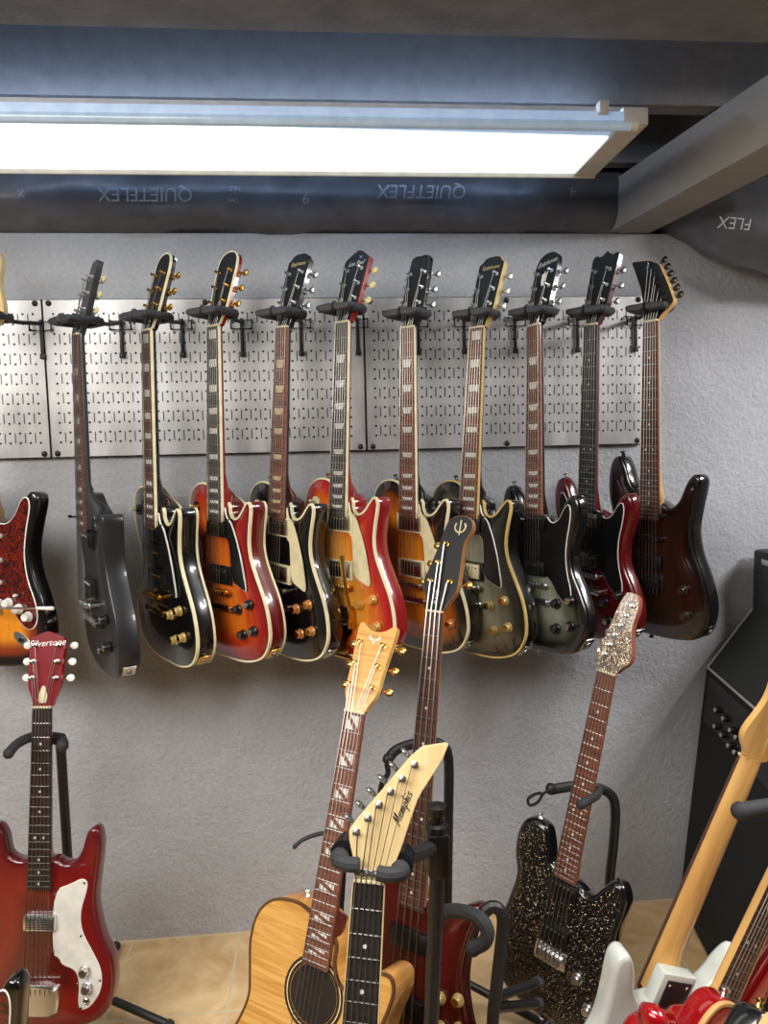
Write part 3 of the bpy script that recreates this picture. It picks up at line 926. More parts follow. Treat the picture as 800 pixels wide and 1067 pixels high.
# ------------------------------------------------------------------ pegboard panels
def peg_material():
    m, nt, b = base_mat('perforated_galvanised_steel'); L = nt.links.new
    tc = node(nt, 'ShaderNodeTexCoord'); sep = node(nt, 'ShaderNodeSeparateXYZ'); L(tc.outputs['Object'], sep.inputs[0])

    def mth(op, a, b_=None, c=None):
        n = node(nt, 'ShaderNodeMath', operation=op)
        for i, q in enumerate((a, b_, c)):
            if q is None: continue
            if isinstance(q, (int, float)): n.inputs[i].default_value = q
            else: L(q, n.inputs[i])
        return n.outputs[0]
    P = .0254
    gx = mth('DIVIDE', sep.outputs[0], P); gz = mth('DIVIDE', mth('MULTIPLY', sep.outputs[2], -1), P)   # inches from the top left corner
    gx = mth('SUBTRACT', gx, 1.05); gz = mth('SUBTRACT', gz, 1.45)
    fx = mth('SUBTRACT', mth('FRACT', mth('ADD', gx, 100.5)), .5); fz = mth('SUBTRACT', mth('FRACT', mth('ADD', gz, 100.5)), .5)
    d = mth('SQRT', mth('ADD', mth('MULTIPLY', fx, fx), mth('MULTIPLY', fz, fz)))
    hole = mth('LESS_THAN', d, .125)
    inz = mth('MULTIPLY', mth('GREATER_THAN', gz, -.4), mth('LESS_THAN', gz, 13.4))
    inx = mth('MULTIPLY', mth('GREATER_THAN', gx, -.4), mth('LESS_THAN', gx, ATTW))
    hole = mth('MULTIPLY', hole, mth('MULTIPLY', inz, inx))
    sx = mth('SUBTRACT', mth('FRACT', mth('ADD', gx, 100.)), .5)
    h2 = mth('SUBTRACT', mth('FRACT', mth('MULTIPLY', mth('ADD', gz, 100.5), .5)), .5)      # one slot per two rows
    slot = mth('MULTIPLY', mth('LESS_THAN', mth('ABSOLUTE', sx), .055), mth('LESS_THAN', mth('ABSOLUTE', h2), .26))
    slot = mth('MULTIPLY', slot, mth('MULTIPLY', inz, mth('MULTIPLY', mth('GREATER_THAN', gx, 0.), mth('LESS_THAN', gx, ATTW-.6))))
    mask = mth('MAXIMUM', hole, slot)
    n1 = node(nt, 'ShaderNodeTexNoise', i_Scale=26., i_Detail=5.); mp = node(nt, 'ShaderNodeMapping'); mp.inputs['Scale'].default_value = (1, 1, .25)
    L(tc.outputs['Object'], mp.inputs['Vector']); L(mp.outputs['Vector'], n1.inputs['Vector'])
    r = node(nt, 'ShaderNodeValToRGB'); r.color_ramp.elements[0].position = .3; r.color_ramp.elements[1].position = .7
    r.color_ramp.elements[0].color = lin((172, 171, 172)); r.color_ramp.elements[1].color = lin((202, 201, 201)); L(n1.outputs['Fac'], r.inputs['Fac'])
    mx = node(nt, 'ShaderNodeMix', data_type='RGBA'); L(mask, mx.inputs['Factor']); L(r.outputs['Color'], mx.inputs[6]); mx.inputs[7].default_value = lin((24, 23, 24))
    L(mx.outputs[2], b.inputs['Base Color'])
    L(mth('MULTIPLY', mth('SUBTRACT', 1, mask), .42), b.inputs['Metallic'])
    L(mth('ADD', mth('MULTIPLY', n1.outputs['Fac'], .22), .33), b.inputs['Roughness'])
    b.inputs['Anisotropic'].default_value = .5
    # gentle oil-canning of the sheet
    n2 = node(nt, 'ShaderNodeTexNoise', i_Scale=5.5, i_Detail=1.); L(tc.outputs['Object'], n2.inputs['Vector'])
    bp = node(nt, 'ShaderNodeBump', i_Strength=.5, i_Distance=.01); L(n2.outputs['Fac'], bp.inputs['Height']); L(bp.outputs['Normal'], b.inputs['Normal'])
    return m


ZT = 1.7722; PX0 = -.6967
screwm = M('dark_screw_washer', (58, 54, 50), .4, metal=.7)


def peg_panel(x0, w, label, cols):
    global ATTW
    ATTW = cols-.6
    mt = peg_material()
    mb = MB()
    mb.box((.0012, -.018, -.4064), (w-.0012, -.0165, 0)); mb.box((.0012, -.018, -.0015), (w-.0012, -.001, 0)); mb.box((.0012, -.018, -.4064), (w-.0012, -.001, -.4049))
    mb.box((.0012, -.018, -.4064), (.0027, -.001, 0)); mb.box((w-.0027, -.018, -.4064), (w-.0012, -.001, 0))
    o = mb.build('pegboard_panel', mt); o.location = (x0, 0, ZT)
    o['label'] = label; o['category'] = 'pegboard'; o['group'] = 'steel pegboard panels on the wall'
    for sx in (.017, w/2, w-.017):
        for sz in (-.010, -.396):
            s = MB().lathe([(.0075, 0), (.0075, .002), (.004, .0045), (.001, .005)], (sx, -.018, sz), (0, -1, 0), seg=14).build('mounting_screw', screwm, o)
    return o


peg_panel(PX0-.8128, .8128, 'perforated steel pegboard panel cut off by the left picture edge', 31)
peg_panel(PX0, .8293, 'middle perforated steel pegboard panel between the two seams', 31)
peg_panel(PX0+.8293, .7766, 'right-hand perforated steel pegboard panel ending beside bare wall', 30)

# ------------------------------------------------------------------ fluorescent fixture
FX0, FX1 = -.80, .667; FY0, FY1 = -.586, -.285; FZ = 2.0
lx = thing('ceiling_light', 'bright four foot fluorescent fixture with white lens hanging parallel to the wall', 'light fixture', ((FX0+FX1)/2, (FY0+FY1)/2, FZ+.07))
ox, oy, oz = lx.location
fixwhite = M('white_fixture_enamel', (206, 202, 196), .45)
lensm = M('glowing_lens', (245, 250, 248), .4, emis=((238, 250, 246), 1.5))
lensside = M('glowing_lens_side', (200, 215, 230), .4, emis=((128, 162, 208), .55))
mb = MB()
mb.box((FX0, FY0+.05, FZ+.02), (FX1, FY1-.01, FZ+.045)); h = mb.build('fixture_housing', fixwhite, lx); h.location = (-ox, -oy, -oz)
mb = MB()
for lo, hi in (((FX1-.052, FY0+.012, FZ-.004), (FX1, FY1, FZ+.03)), ((FX0, FY0+.012, FZ-.004), (FX0+.03, FY1, FZ+.03)), ((FX0, FY1-.006, FZ-.009), (FX1, FY1, FZ+.03))):
    mb.box(lo, hi, bev=.003)
h = mb.build('fixture_frame', fixwhite, lx); h.location = (-ox, -oy, -oz)
mb = MB(); mb.prism([(FX0+.03, FY0+.040), (FX1-.05, FY0+.090), (FX1-.05, FY1-.010), (FX0+.03, FY1-.010)], FZ, FZ+.02); h = mb.build('lens', lensm, lx); h.location = (-ox, -oy, -oz)
mb = MB(); mb.prism([(FX0+.03, FY0+.012), (FX1-.05, FY0+.012), (FX1-.05, FY0+.092), (FX0+.03, FY0+.042)], FZ+.004, FZ+.02); h = mb.build('lens_rim', lensside, lx); h.location = (-ox, -oy, -oz)
mb = MB(); mb.tube([(FX0+.02, FY0+.022, FZ-.002), (FX1-.035, FY0+.022, FZ-.002)], .0105, 0, 14); h = mb.build('clear_tube_guard', M('tube_guard', (186, 205, 222), .25, coat=.5, emis=((150, 185, 220), .22)), lx); h.location = (-ox, -oy, -oz)
mb = MB(); mb.lathe([(.0115, 0), (.0115, .016), (.005, .018), (.005, .026)], (FX1-.036, FY0+.022, FZ-.002), (1, 0, 0)); h = mb.build('tube_end_cap', M('frosted_cap', (226, 222, 205), .4), lx); h.location = (-ox, -oy, -oz)
mb = MB(); mb.box((FX1-.105, FY0-.002, FZ+.012), (FX1-.085, FY0+.02, FZ+.036), bev=.003); h = mb.build('mounting_clip', fixwhite, lx); h.location = (-ox, -oy, -oz)


def area(name, loc, target, sx, sy, power, col, spread=180):
    l = bpy.data.lights.new(name, 'AREA'); l.shape = 'RECTANGLE'; l.size = sx; l.size_y = sy; l.energy = power; l.color = lin(col)[:3]; l.spread = rad(spread)
    o = bpy.data.objects.new(name, l); COL.objects.link(o); o.location = loc
    o.rotation_euler = (Vector(target)-Vector(loc)).to_track_quat('-Z', 'Y').to_euler()
    return o


def point(name, loc, power, col):
    l = bpy.data.lights.new(name, 'POINT'); l.energy = power; l.color = lin(col)[:3]; l.shadow_soft_size = 0
    o = bpy.data.objects.new(name, l); COL.objects.link(o); o.location = loc


for k in range(24):      # added lamps standing in for camera bloom on the joist and duct
    xx = FX0+.06+k*(FX1-.16-FX0)/23
    point('bloom_fill_joist', (xx, yB0-.055, FZ+.06), .17, (165, 188, 220))
    point('bloom_fill_duct', (xx, -.135, FZ+.055), .06, (150, 182, 225))
area('room_light_right', (2.1, -1.0, 2.14), (.3, -.3, .7), .9, .35, 58, (252, 250, 250))
area('floor_fill_light', (.45, -1.25, 2.28), (.45, -1.1, 0), 1.5, .5, 10, (255, 248, 238), 85)  # added fill lamp, lifts the floor and front guitars more than the wall
area('room_light_above', (-1.25, -1.8, 2.25), (-.5, -.1, .7), 2.0, 1.2, 60, (252, 247, 240), 130)
w = bpy.data.worlds.new('world'); scene.world = w; w.use_nodes = True
w.node_tree.nodes['Background'].inputs[0].default_value = lin((200, 200, 205)); w.node_tree.nodes['Background'].inputs[1].default_value = .05
scene.view_settings.view_transform = 'Standard'; scene.view_settings.look = 'None'; scene.view_settings.exposure = 0

# ------------------------------------------------------------------ finishes of the bodies
cherry_b = burst('cherry_sunburst', [(0, (104, 8, 14)), (.012, (140, 16, 18)), (.045, (176, 52, 18)), (.085, (206, 104, 30))], grain=.2)
cherry_lt = burst('light_cherry_sunburst', [(0, (148, 16, 26)), (.014, (176, 30, 28)), (.045, (206, 98, 28)), (.09, (224, 150, 52))], grain=.2)
tobacco = burst('tobacco_sunburst', [(0, (12, 9, 8)), (.016, (26, 14, 9)), (.042, (150, 74, 16)), (.085, (214, 128, 32))], grain=.25)
silverb = burst('silver_sunburst', [(0, (14, 14, 13)), (.018, (40, 39, 33)), (.05, (98, 94, 76)), (.1, (150, 146, 124))], grain=.08)
silverg = burst('green_silver_sunburst', [(0, (10, 10, 10)), (.016, (22, 23, 21)), (.045, (82, 87, 74)), (.09, (150, 156, 138))], grain=.08)
cherry_sg = burst('cherry_red_stain', [(0, (96, 8, 14)), (.03, (104, 10, 16)), (.1, (84, 8, 12))], grain=.35)
walnut_b = burst('dark_brown_stain', [(0, (16, 13, 13)), (.010, (24, 15, 13)), (.03, (44, 24, 16)), (.1, (50, 28, 18))], grain=.35)
threetone = burst('three_tone_sunburst', [(0, (10, 8, 8)), (.014, (24, 10, 8)), (.034, (134, 50, 12)), (.07, (222, 138, 30))], grain=.15)
redburst = burst('red_lacquer_sunburst', [(0, (98, 24, 28)), (.010, (118, 24, 22)), (.05, (134, 28, 18)), (.1, (88, 9, 8))], grain=.08)
bassred = burst('dark_red_stain', [(0, (62, 8, 12)), (.03, (84, 12, 18)), (.1, (74, 10, 14))], grain=.3)
sidedk = black_gloss
gold_txt = M('gold_print', (190, 168, 112), .4); silver_txt = M('silver_print', (190, 190, 186), .4); ink = M('dark_ink', (36, 30, 26), .6)

LPG = [(.029, -.422), (.036, -.446), (.056, -.464), (.072, -.50), (.086, -.545), (.100, -.612), (.096, -.622), (.052, -.606), (.044, -.585), (.0405, -.51), (.029, -.50)]
K4 = [(.070, -.665), (.122, -.668), (.082, -.722), (.124, -.728)]
K4 = [(.066, -.668), (.108, -.650), (.080, -.727), (.120, -.712)]
HW = 'guitars hanging in a row from the wall'
WP = {
    'G1': (-.5511, -.2415, 1.6482, 61.0, .84, -1.2), 'G2': (-.3906, -.2383, 1.6575, 53.9, 2.75, -.65), 'G3': (-.238, -.2357, 1.666, 47.9, 1.03, -1.5), 'G4': (-.0771, -.2414, 1.6616, 49.2, 3.17, -2.2),
    'G5': (.0654, -.2462, 1.6708, 48.2, .93, -3.2), 'G6': (.2222, -.2367, 1.6593, 49.7, 1.7, .4), 'G7': (.3892, -.2465, 1.6555, 51.8, 1.4, -3.4), 'G8': (.528, -.25, 1.659, 63.9, -1.9, -2.0),
    'G9': (.676, -.233, 1.662, 64.7, 3.1, 1.6), 'G10': (.822, -.245, 1.667, 61.6, 1.0, 1.9), 'G11': (-.765, -.20, 1.668, 22, 2, -3)}

guitar('G1', 'electric_guitar', 'black satin single-cutaway guitar with plain edges, leftmost of the full row', WP['G1'], HW, body=burst('satin_black_finish', [(0, (30, 31, 34)), (.02, (26, 26, 28)), (.1, (23, 22, 23))], .4, .2, .05), inlay='trap', fbmat=rosewood, inlaymat=pearl,
       head='taper', headmat=black_satin, neckmat=black_satin, tunermat=chrome, buttonmat=M('pearl_button', (214, 200, 140), .3), pickups=[(-.475, 'hum', black_plastic, black_plastic), (-.590, 'hum', black_plastic, black_plastic)], knobs=K4, knobmat=black_plastic, switch=(-.09, -.43, black_plastic, black_plastic), arch=.010)
guitar('G2', 'electric_guitar', 'black gloss single-cutaway guitar with cream double binding and black pickguard', WP['G2'], HW, body=black_gloss, bind=creamline, bindback=True, fbbind=creamline, inlay='block', head='dome', headmat=headblack, headbind=creamline, tunermat=gold, hardware=gold,
       pickups=[(-.475, 'hum', black_plastic, black_plastic), (-.533, 'hum', black_plastic, black_plastic), (-.590, 'hum', black_plastic, black_plastic)], pickguard=LPG, pgmat=black_plastic, pgline=whiteline, knobs=K4, knobmat=goldknob, switch=(-.09, -.43, black_plastic, cream), fbmat=rosewood)
guitar('G3', 'electric_guitar', 'cherry sunburst single-cutaway guitar with black pickguard and black knobs', WP['G3'], HW, body=cherry_b, neckmat=cherry_neck, bind=creamline, bindback=True, fbbind=creamline, fbmat=ebony_grey, inlay='block', head='dome', headmat=headblack, headside=cherry_neck, headbind=creamline, tunermat=gold, hardware=gold,
       pickups=[(-.475, 'hum', black_plastic, black_plastic), (-.590, 'hum', black_plastic, black_plastic)], pickguard=LPG, pgmat=black_plastic, pgline=whiteline, knobs=K4, knobmat=black_plastic, switch=(-.09, -.43, gold, cream))
guitar('G4', 'electric_guitar', 'black single-cutaway guitar with cream pickguard and amber knobs', WP['G4'], HW, body=black_gloss, bind=creamline, fbmat=rosewood_red, inlay='trap', inlaymat=M('aged_pearl', (205, 190, 150), .3), head='step', headmat=headblack, tunermat=chrome, hardware=nickel, truss=black_plastic,
       pickups=[(-.475, 'hum', nickel, cream), (-.590, 'hum', nickel, cream)], pickguard=LPG, pgmat=cream, knobs=K4, knobmat=amberknob, switch=(-.09, -.43, cream, cream), logo=[('Epiphone', .014, 0, .158, 0, gold_txt, .3)])
guitar('G5', 'electric_guitar', 'light cherry sunburst single-cutaway guitar with gold vibrato tailpiece', WP['G5'], HW, body=cherry_lt, neckmat=cherry_neck, bind=creamline, fbbind=creamline, fbmat=ebony_grey, inlay='trap', head='roof', headmat=headblack, headside=cherry_neck, headbind=None, tunermat=chrome, buttonmat=M('pearl_button', (214, 200, 140), .3), hardware=gold,
       pickups=[(-.475, 'hum', nickel, cream), (-.590, 'hum', nickel, cream)], pickguard=LPG, pgmat=cream, knobs=K4, knobmat=M('gold_amber_knob', (196, 140, 62), .2, coat=.8), switch=(-.09, -.43, cream, cream), bridge='bigsby', logo=[('Les Paul', .016, 0, .150, 0, silver_txt, .4)])
guitar('G6', 'electric_guitar', 'tobacco sunburst single-cutaway guitar with cream pickguard behind the bass headstock', WP['G6'], HW, body=tobacco, bind=creamline, fbbind=creamline, fbmat=rosewood_red, inlay='trap', head='taper', headmat=headblack, tunermat=chrome, hardware=nickel, truss=black_plastic,
       pickups=[(-.475, 'hum', nickel, cream), (-.590, 'hum', nickel, cream)], pickguard=LPG, pgmat=cream, knobs=K4, knobmat=amberknob, switch=(-.09, -.43, cream, cream), sidemat=black_gloss)
guitar('G7', 'electric_guitar', 'silver sunburst single-cutaway guitar with aged binding and gold knobs', WP['G7'], HW, body=silverb, bind=amberline, fbbind=amberline, fbmat=rosewood_red, inlay='block', head='step', headmat=headblack, headside=amberline, tunermat=chrome, hardware=nickel,
       pickups=[(-.475, 'hum', black_plastic, black_plastic), (-.590, 'hum', cream, black_plastic)], pickguard=LPG, pgmat=black_plastic, pgline=whiteline, knobs=K4, knobmat=goldknob, switch=(-.09, -.43, black_plastic, cream), sidemat=black_gloss, logo=[('Epiphone', .014, 0, .155, 0, gold_txt, .2)])
SGP = [(.031, -.456), (.05, -.478), (.075, -.468), (.096, -.432), (.112, -.43), (.113, -.465), (.097, -.53), (.099, -.585), (.118, -.64), (.108, -.672), (.075, -.655), (.05, -.62), (.03, -.605), (-.03, -.605), (-.05, -.60), (-.085, -.585), (-.097, -.53), (-.113, -.465), (-.108, -.425), (-.092, -.425), (-.072, -.46), (-.05, -.475), (-.031, -.456)]
K4S = [(.062, -.690), (.108, -.662), (.075, -.735), (.120, -.708)]
guitar('G8', 'electric_guitar', 'silver sunburst double-horned guitar with large black pickguard', WP['G8'], HW, outline=SG, body=silverg, sidemat=black_gloss, thick=.036, arch=0, zf=-.014, rnd=.008, fbmat=rosewood_red, inlay='trap', head='dome', headmat=headblack, tunermat=chrome, truss=None,
       pickups=[(-.475, 'hum', black_plastic), (-.590, 'hum', black_plastic)], pickguard=SGP, pgmat=black_plastic, pgline=whiteline, knobs=[(.07, -.668), (.118, -.655), (.07, -.728), (.116, -.715)], knobmat=black_plastic, logo=[('Epiphone', .017, 0, .160, 4, silver_txt, .4)],
       extras=lambda root, d: MB().prism(chaikin([(-.007, .10), (.007, .10), (.009, .135), (.002, .128), (0, .142), (-.002, .128), (-.009, .135)], 1), -.004, -.0018, 0, d['H']).build('headstock_inlay', pearl, d['head']))
guitar('G9', 'electric_guitar', 'cherry red double-horned guitar with black pickguard edged in white', WP['G9'], HW, outline=SG, body=cherry_sg, neckmat=dk_cherry, thick=.036, arch=0, zf=-.014, rnd=.009, fbmat=ebony, inlay='dot', head='book', headmat=headblack, headside=M('plum_lacquer', (84, 44, 52), .3, coat=.8), tunermat=chrome,
       pickups=[(-.485, 'hum', nickel, black_plastic), (-.590, 'hum', nickel, black_plastic)], pickguard=SGP, pgmat=black_plastic, pgline=whiteline, knobs=K4S, knobmat=black_plastic, bridge='tom')
guitar('G10', 'electric_guitar', 'dark brown double-cutaway guitar with pointed headstock, rightmost on the wall', WP['G10'], HW, scale=.648, nfr=24, outline=ST, body=walnut_b, sidemat=black_gloss, neckmat=maple, thick=.044, arch=0, zf=-.012, rnd=.007, fbmat=rosewood, inlay='dot', head='jackson', headmat=headblack, headside=maple, headtilt=12, tunermat=M('black_chrome', (70, 64, 60), .3, metal=.9),
       tuners=[(.036-.0118*k-.004, .050+.0192*k, 1) for k in range(6)], pickups=[(-.482, 'single', black_plastic), (-.540, 'single', black_plastic), (-.602, 'hum', black_plastic)], bridge='floyd', hardware=M('black_hardware', (52, 50, 50), .35, metal=.6), knobs=[(.095, -.66), (.100, -.725)], knobmat=M('dark_metal_knob', (92, 84, 74), .3, metal=.8), jack='plate', logo=[('Jackson', .012, -.022, .13, -35, M('dim_print', (120, 120, 120), .5), .3)])
STP = [(.031, -.452), (.052, -.452), (.075, -.43), (.092, -.39), (.112, -.385), (.118, -.41), (.107, -.46), (.100, -.52), (.110, -.58), (.136, -.635), (.142, -.68), (.118, -.705), (.085, -.682), (.05, -.632), (-.045, -.632), (-.06, -.615), (-.085, -.58), (-.098, -.54), (-.10, -.49), (-.105, -.43), (-.095, -.40), (-.07, -.425), (-.045, -.44), (-.031, -.44)]


def strat_extras(root, d):
    zf = d['zf']
    mb = MB(); Mx = T(.095, -.725, zf) @ RZ(rad(-32))
    mb.prism([(math.cos(a)*.028, math.sin(a)*.013) for a in np.arange(0, 2*math.pi, .4)], 0, .0025, 0, Mx, .001)
    j = mb.build('jack_plate', chrome, root)
    MB().lathe([(.006, 0), (.006, .004), (.003, .003)], (0, 0, .0025), mat=Mx).build('jack_socket', black_plastic, j)
    a = MB().tube([(.02, d['by']-.005, zf+.008), (.024, d['by']-.005, zf+.03), (.05, d['by']+.002, zf+.045), (.19, d['by']+.014, zf+.052)], .0028, 0, 8).build('vibrato_arm', chrome, root)
    MB().tube([(.183, d['by']+.0137, zf+.052), (.228, d['by']+.017, zf+.053)], [.0035, .0045], 0, 8).build('vibrato_arm_tip', white_plastic, a)
    s = MB().box((.075, -.622, zf+.002), (.092, -.616, zf+.0045)).build('pickup_switch', black_plastic, root); MB().lathe([(.002, 0), (.0045, .008), (.003, .013)], (.085, -.619, zf+.004)).build('switch_tip', white_plastic, s)


guitar('G11', 'electric_guitar', 'sunburst guitar with tortoiseshell pickguard cut off by the left picture edge', WP['G11'], HW, scale=.648, nfr=21, outline=ST, body=threetone, neckmat=maple, thick=.044, arch=0, zf=-.012, rnd=.006, fbmat=rosewood, inlay='dot', head='strat', headmat=pale_maple, headside=pale_maple, headtilt=2,
       tuners=[(-.014+.0068*k, .036+.0235*k, -1) for k in range(6)], pickups=[(-.482, 'single', white_plastic), (-.540, 'single', white_plastic), (-.600, 'single', white_plastic, None, 12)], bridge='strat', pickguard=STP, pgmat=tortoise, pgline=whiteline, knobs=[(.058, -.640), (.088, -.652), (.115, -.668)], knobmat=white_plastic, jack=None, extras=strat_extras)

# ------------------------------------------------------------------ hangers
yokem = M('hanger_grey_rubber', (50, 51, 56), .6)
BR = dict(G1=-.5, G2=-.345, G3=-.19, G4=-.036, G5=.115, G6=.277, G7=.403, G8=.544, G9=.719, G10=.883, G11=-.70)
WHO = dict(G1='black satin guitar at the left end', G2='black guitar with double cream binding', G3='cherry sunburst guitar with black pickguard', G4='black guitar with cream pickguard', G5='light cherry sunburst guitar with gold vibrato', G6='tobacco sunburst guitar', G7='silver sunburst single-cutaway guitar', G8='silver sunburst double-horned guitar', G9='cherry red double-horned guitar', G10='brown guitar with pointed headstock', G11='cut-off sunburst guitar at left edge')
for k, bx in BR.items():
    x, y, z, yaw = WP[k][:4]
    root = thing('guitar_hanger', 'black padded pegboard hanger holding the '+WHO[k], 'hanger', (bx, -.018, 1.714), 'padded guitar hangers hooked on the pegboard')
    inv = T(bx, -.018, 1.714).inverted()
    Y = inv @ T(x, y, z+.033) @ RZ(rad(-yaw*.72))
    mb = MB()
    for dz in (0, -.022):
        mb.tube([(-.027, 0, dz+.004), (-.027, -.012, dz), (.027, -.012, dz), (.027, 0, dz+.004)], .0021, 0, 6)
    for sx in (-.027, .027): mb.tube([(sx, -.012, 0), (sx, -.012, -.022)], .0021, 0, 6)
    mb.build('wire_bracket', tubeblack, root)
    mb = MB(); mb.box((-.0045, -.008, -.085), (.0045, -.004, .006), bev=.001); mb.box((-.007, -.0105, -.094), (.007, -.004, -.080), bev=.002)
    mb.build('brace_leg', tubeblack, root)
    back = Y @ Vector((0, .052, 0))
    MB().tube([(0, -.010, -.004), (back*.5+Vector((0, 0, -.004))), back], .0052, 0, 8).build('arm', tubeblack, root)
    mb = MB(); mb.box((-.030, .040, -.010), (.030, .060, .010), 0, Y, .004)
    yo = mb.build('yoke', tubeblack, root)
    mb = MB()
    for s in (-1, 1): mb.tube([(s*.028, .05, 0), (s*.038, .038, 0), (s*.040, .0, 0), (s*.040, -.022, 0)], .0095, 0, 10, Y)
    mb.build('padded_fork', yokem, root)
    mb = MB()
    for s in (-1, 1):
        mb.prism(chaikin([(s*.001, -.009), (s*.028, -.010), (s*.045, -.007), (s*.049, .003), (s*.042, .007), (s*.012, .008), (s*.001, .009)], 1), -.009, .009, 0, Y @ T(0, -.030, 0) @ RX(math.pi/2), bev=.003)
    mb.lathe([(.006, 0), (.006, .004), (.002, .006)], (0, -.030, .008), mat=Y, seg=10)
    mb.build('locking_gate', yokem, root)

# ================================================================== GUITARS ON STANDS
def rot_of(yaw, lean, tilt):
    return pose_matrix(0, 0, 0, yaw, lean, tilt)


def anchored(local, u, v, Y, yaw, lean, tilt):
    """pose whose local point stands at the place seen at (u, v) at depth Y"""
    p = aty(u, v, Y)-rot_of(yaw, lean, tilt) @ Vector(local)
    return (p.x, p.y, p.z, yaw, lean, tilt)


SILVG = [(.026, -.40), (.068, -.385), (.089, -.373), (.104, -.38), (.10, -.406), (.087, -.447), (.091, -.489), (.115, -.53), (.137, -.571), (.137, -.613), (.115, -.649), (.089, -.66), (.084, -.639), (.087, -.602), (.079, -.571), (.047, -.561), (.041, -.545), (.026, -.54)]


def silver_extras(root, d):
    zf = d['zf']
    MB().lathe([(.0075, 0), (.0075, .002), (.005, .004), (.0035, .002)], (.104, -.636, zf+.003), seg=14).build('jack_socket', nickel, root)
    mb = MB()
    for x, y in ((.030, -.408), (.096, -.383), (.032, -.468), (.090, -.497), (.029, -.53), (.083, -.60), (.133, -.592), (.092, -.652)):
        mb.lathe([(.0028, 0), (.002, .0012)], (x, y, zf+.003), seg=8)
    mb.build('pickguard_screws', nickel, root)


guitar('A', 'electric_guitar', 'red double-cutaway guitar with white pickguard standing at lower left', (-.626, -.388, .818, 6.5, .9, -7.6), None, scale=.58, nfr=19, nutw=.042, endw=.052, outline=[(x, y+(.02 if y < -.5 else 0)) for x, y in SILV], zf=-.014, thick=.040, arch=0, rnd=.007, body=redburst, sidemat=None,
       neckmat=cherry_neck, fbmat=wood('dark_rosewood', (34, 22, 19), (58, 38, 32), .5, .1), inlay='dot', head='silver', headmat=M('red_head_lacquer', (122, 22, 32), .25, coat=.8), headtilt=8, tuners=[(s*.027, y, s) for s in (-1, 1) for y in (.062, .098, .134)], tunermat=nickel, buttonmat=white_plastic, truss=cream,
       pickups=[(-.467, 'lipstick', chrome)], pickguard=SILVG, pgmat=white_plastic, knobs=[(.10, -.571), (.106, -.607)], knobmat=chrome, bridge='trap', jack=None, logo=[('Silvertone', .0205, 0, .139, 4, whiteline, .35)], extras=silver_extras)


def aco_extras(root, d):
    zf = d['zf']; cy = -.50; n = 40
    ringpts = [(math.cos(2*math.pi*k/n), math.sin(2*math.pi*k/n)) for k in range(n)]
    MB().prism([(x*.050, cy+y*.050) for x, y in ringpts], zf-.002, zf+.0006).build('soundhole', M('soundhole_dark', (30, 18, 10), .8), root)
    for nm, a, b, m in (('rosette', .051, .0565, M('rosette_dark', (52, 34, 20), .4, var=.5, scale=300)), ('rosette', .0565, .0585, cream), ('rosette', .0585, .0635, M('rosette_dark', (52, 34, 20)))):
        mb = MB(); mb.add([(x*a, cy+y*a, zf+.0007) for x, y in ringpts]+[(x*b, cy+y*b, zf+.0007) for x, y in ringpts], [(k, (k+1) % n, n+(k+1) % n, n+k) for k in range(n)])
        mb.build(nm, m, root)
    mb = MB(); H = d['H']
    arc = [(math.sin(a)*.014, .150-math.cos(a)*.010) for a in np.linspace(-1.5, 1.5, 12)]
    mb.prism([(x, y) for x, y in arc]+[(x*.75, y+.004) for x, y in reversed(arc)], -.004, -.0018, 0, H)
    mb.prism([(-.004, .142), (0, .133), (.004, .142)], -.004, -.0018, 0, H)
    mb.build('headstock_inlay', pearl, d['head'])


flame_side = wood('flame_maple_side', (176, 122, 58), (204, 152, 82), .3, .7, (30, 90, 6), 1.)
guitar('D', 'acoustic_guitar', 'natural flame maple acoustic cutaway guitar with split-block inlays in front of the wall', (.053, -.664, .872, 34.8, 1.2, -18.4), None, scale=.648, nfr=20, nutw=.0435, endw=.055, outline=ACO, zf=-.013, thick=.085, arch=0, rnd=.003, body=flame, sidemat=flame_side, bind=M('dark_wood_binding', (92, 60, 34), .4),
       neckmat=mahog, fbmat=rosewood_red, inlay='split', head='crown', headmat=flame, headside=maple, headtilt=13, tuners=[(s*.0265, y, s) for s in (-1, 1) for y in (.050, .092, .134)], tunermat=gold, bridge='aco', jack=None, extras=aco_extras, strr=.0006)


def bass_extras(root, d):
    H = d['H']; mb = MB()
    U = [(.027+.013*math.sin(a), .184-.012*math.cos(a)) for a in np.linspace(-2.3, 2.3, 16)]
    mb.tube([(x, y, -.002) for x, y in U], .0019, 0, 6, H); mb.tube([(.027, .199, -.002), (.027, .166, -.002)], .0017, 0, 6, H)
    mb.build('headstock_emblem', cream, d['head'])
    mb = MB(); mb.prism(chaikin([(-.012, .008), (.012, .008), (.012, .04), (.004, .062), (-.004, .062), (-.012, .04)], 1), -.003, -.0013, 0, H); tc_ = mb.build('truss_rod_cover', black_plastic, d['head'])
    text('cover_lettering', 'BASS', .0135, whiteline, tc_, H @ T(0, .030, -.0008) @ RZ(rad(90)), 0)


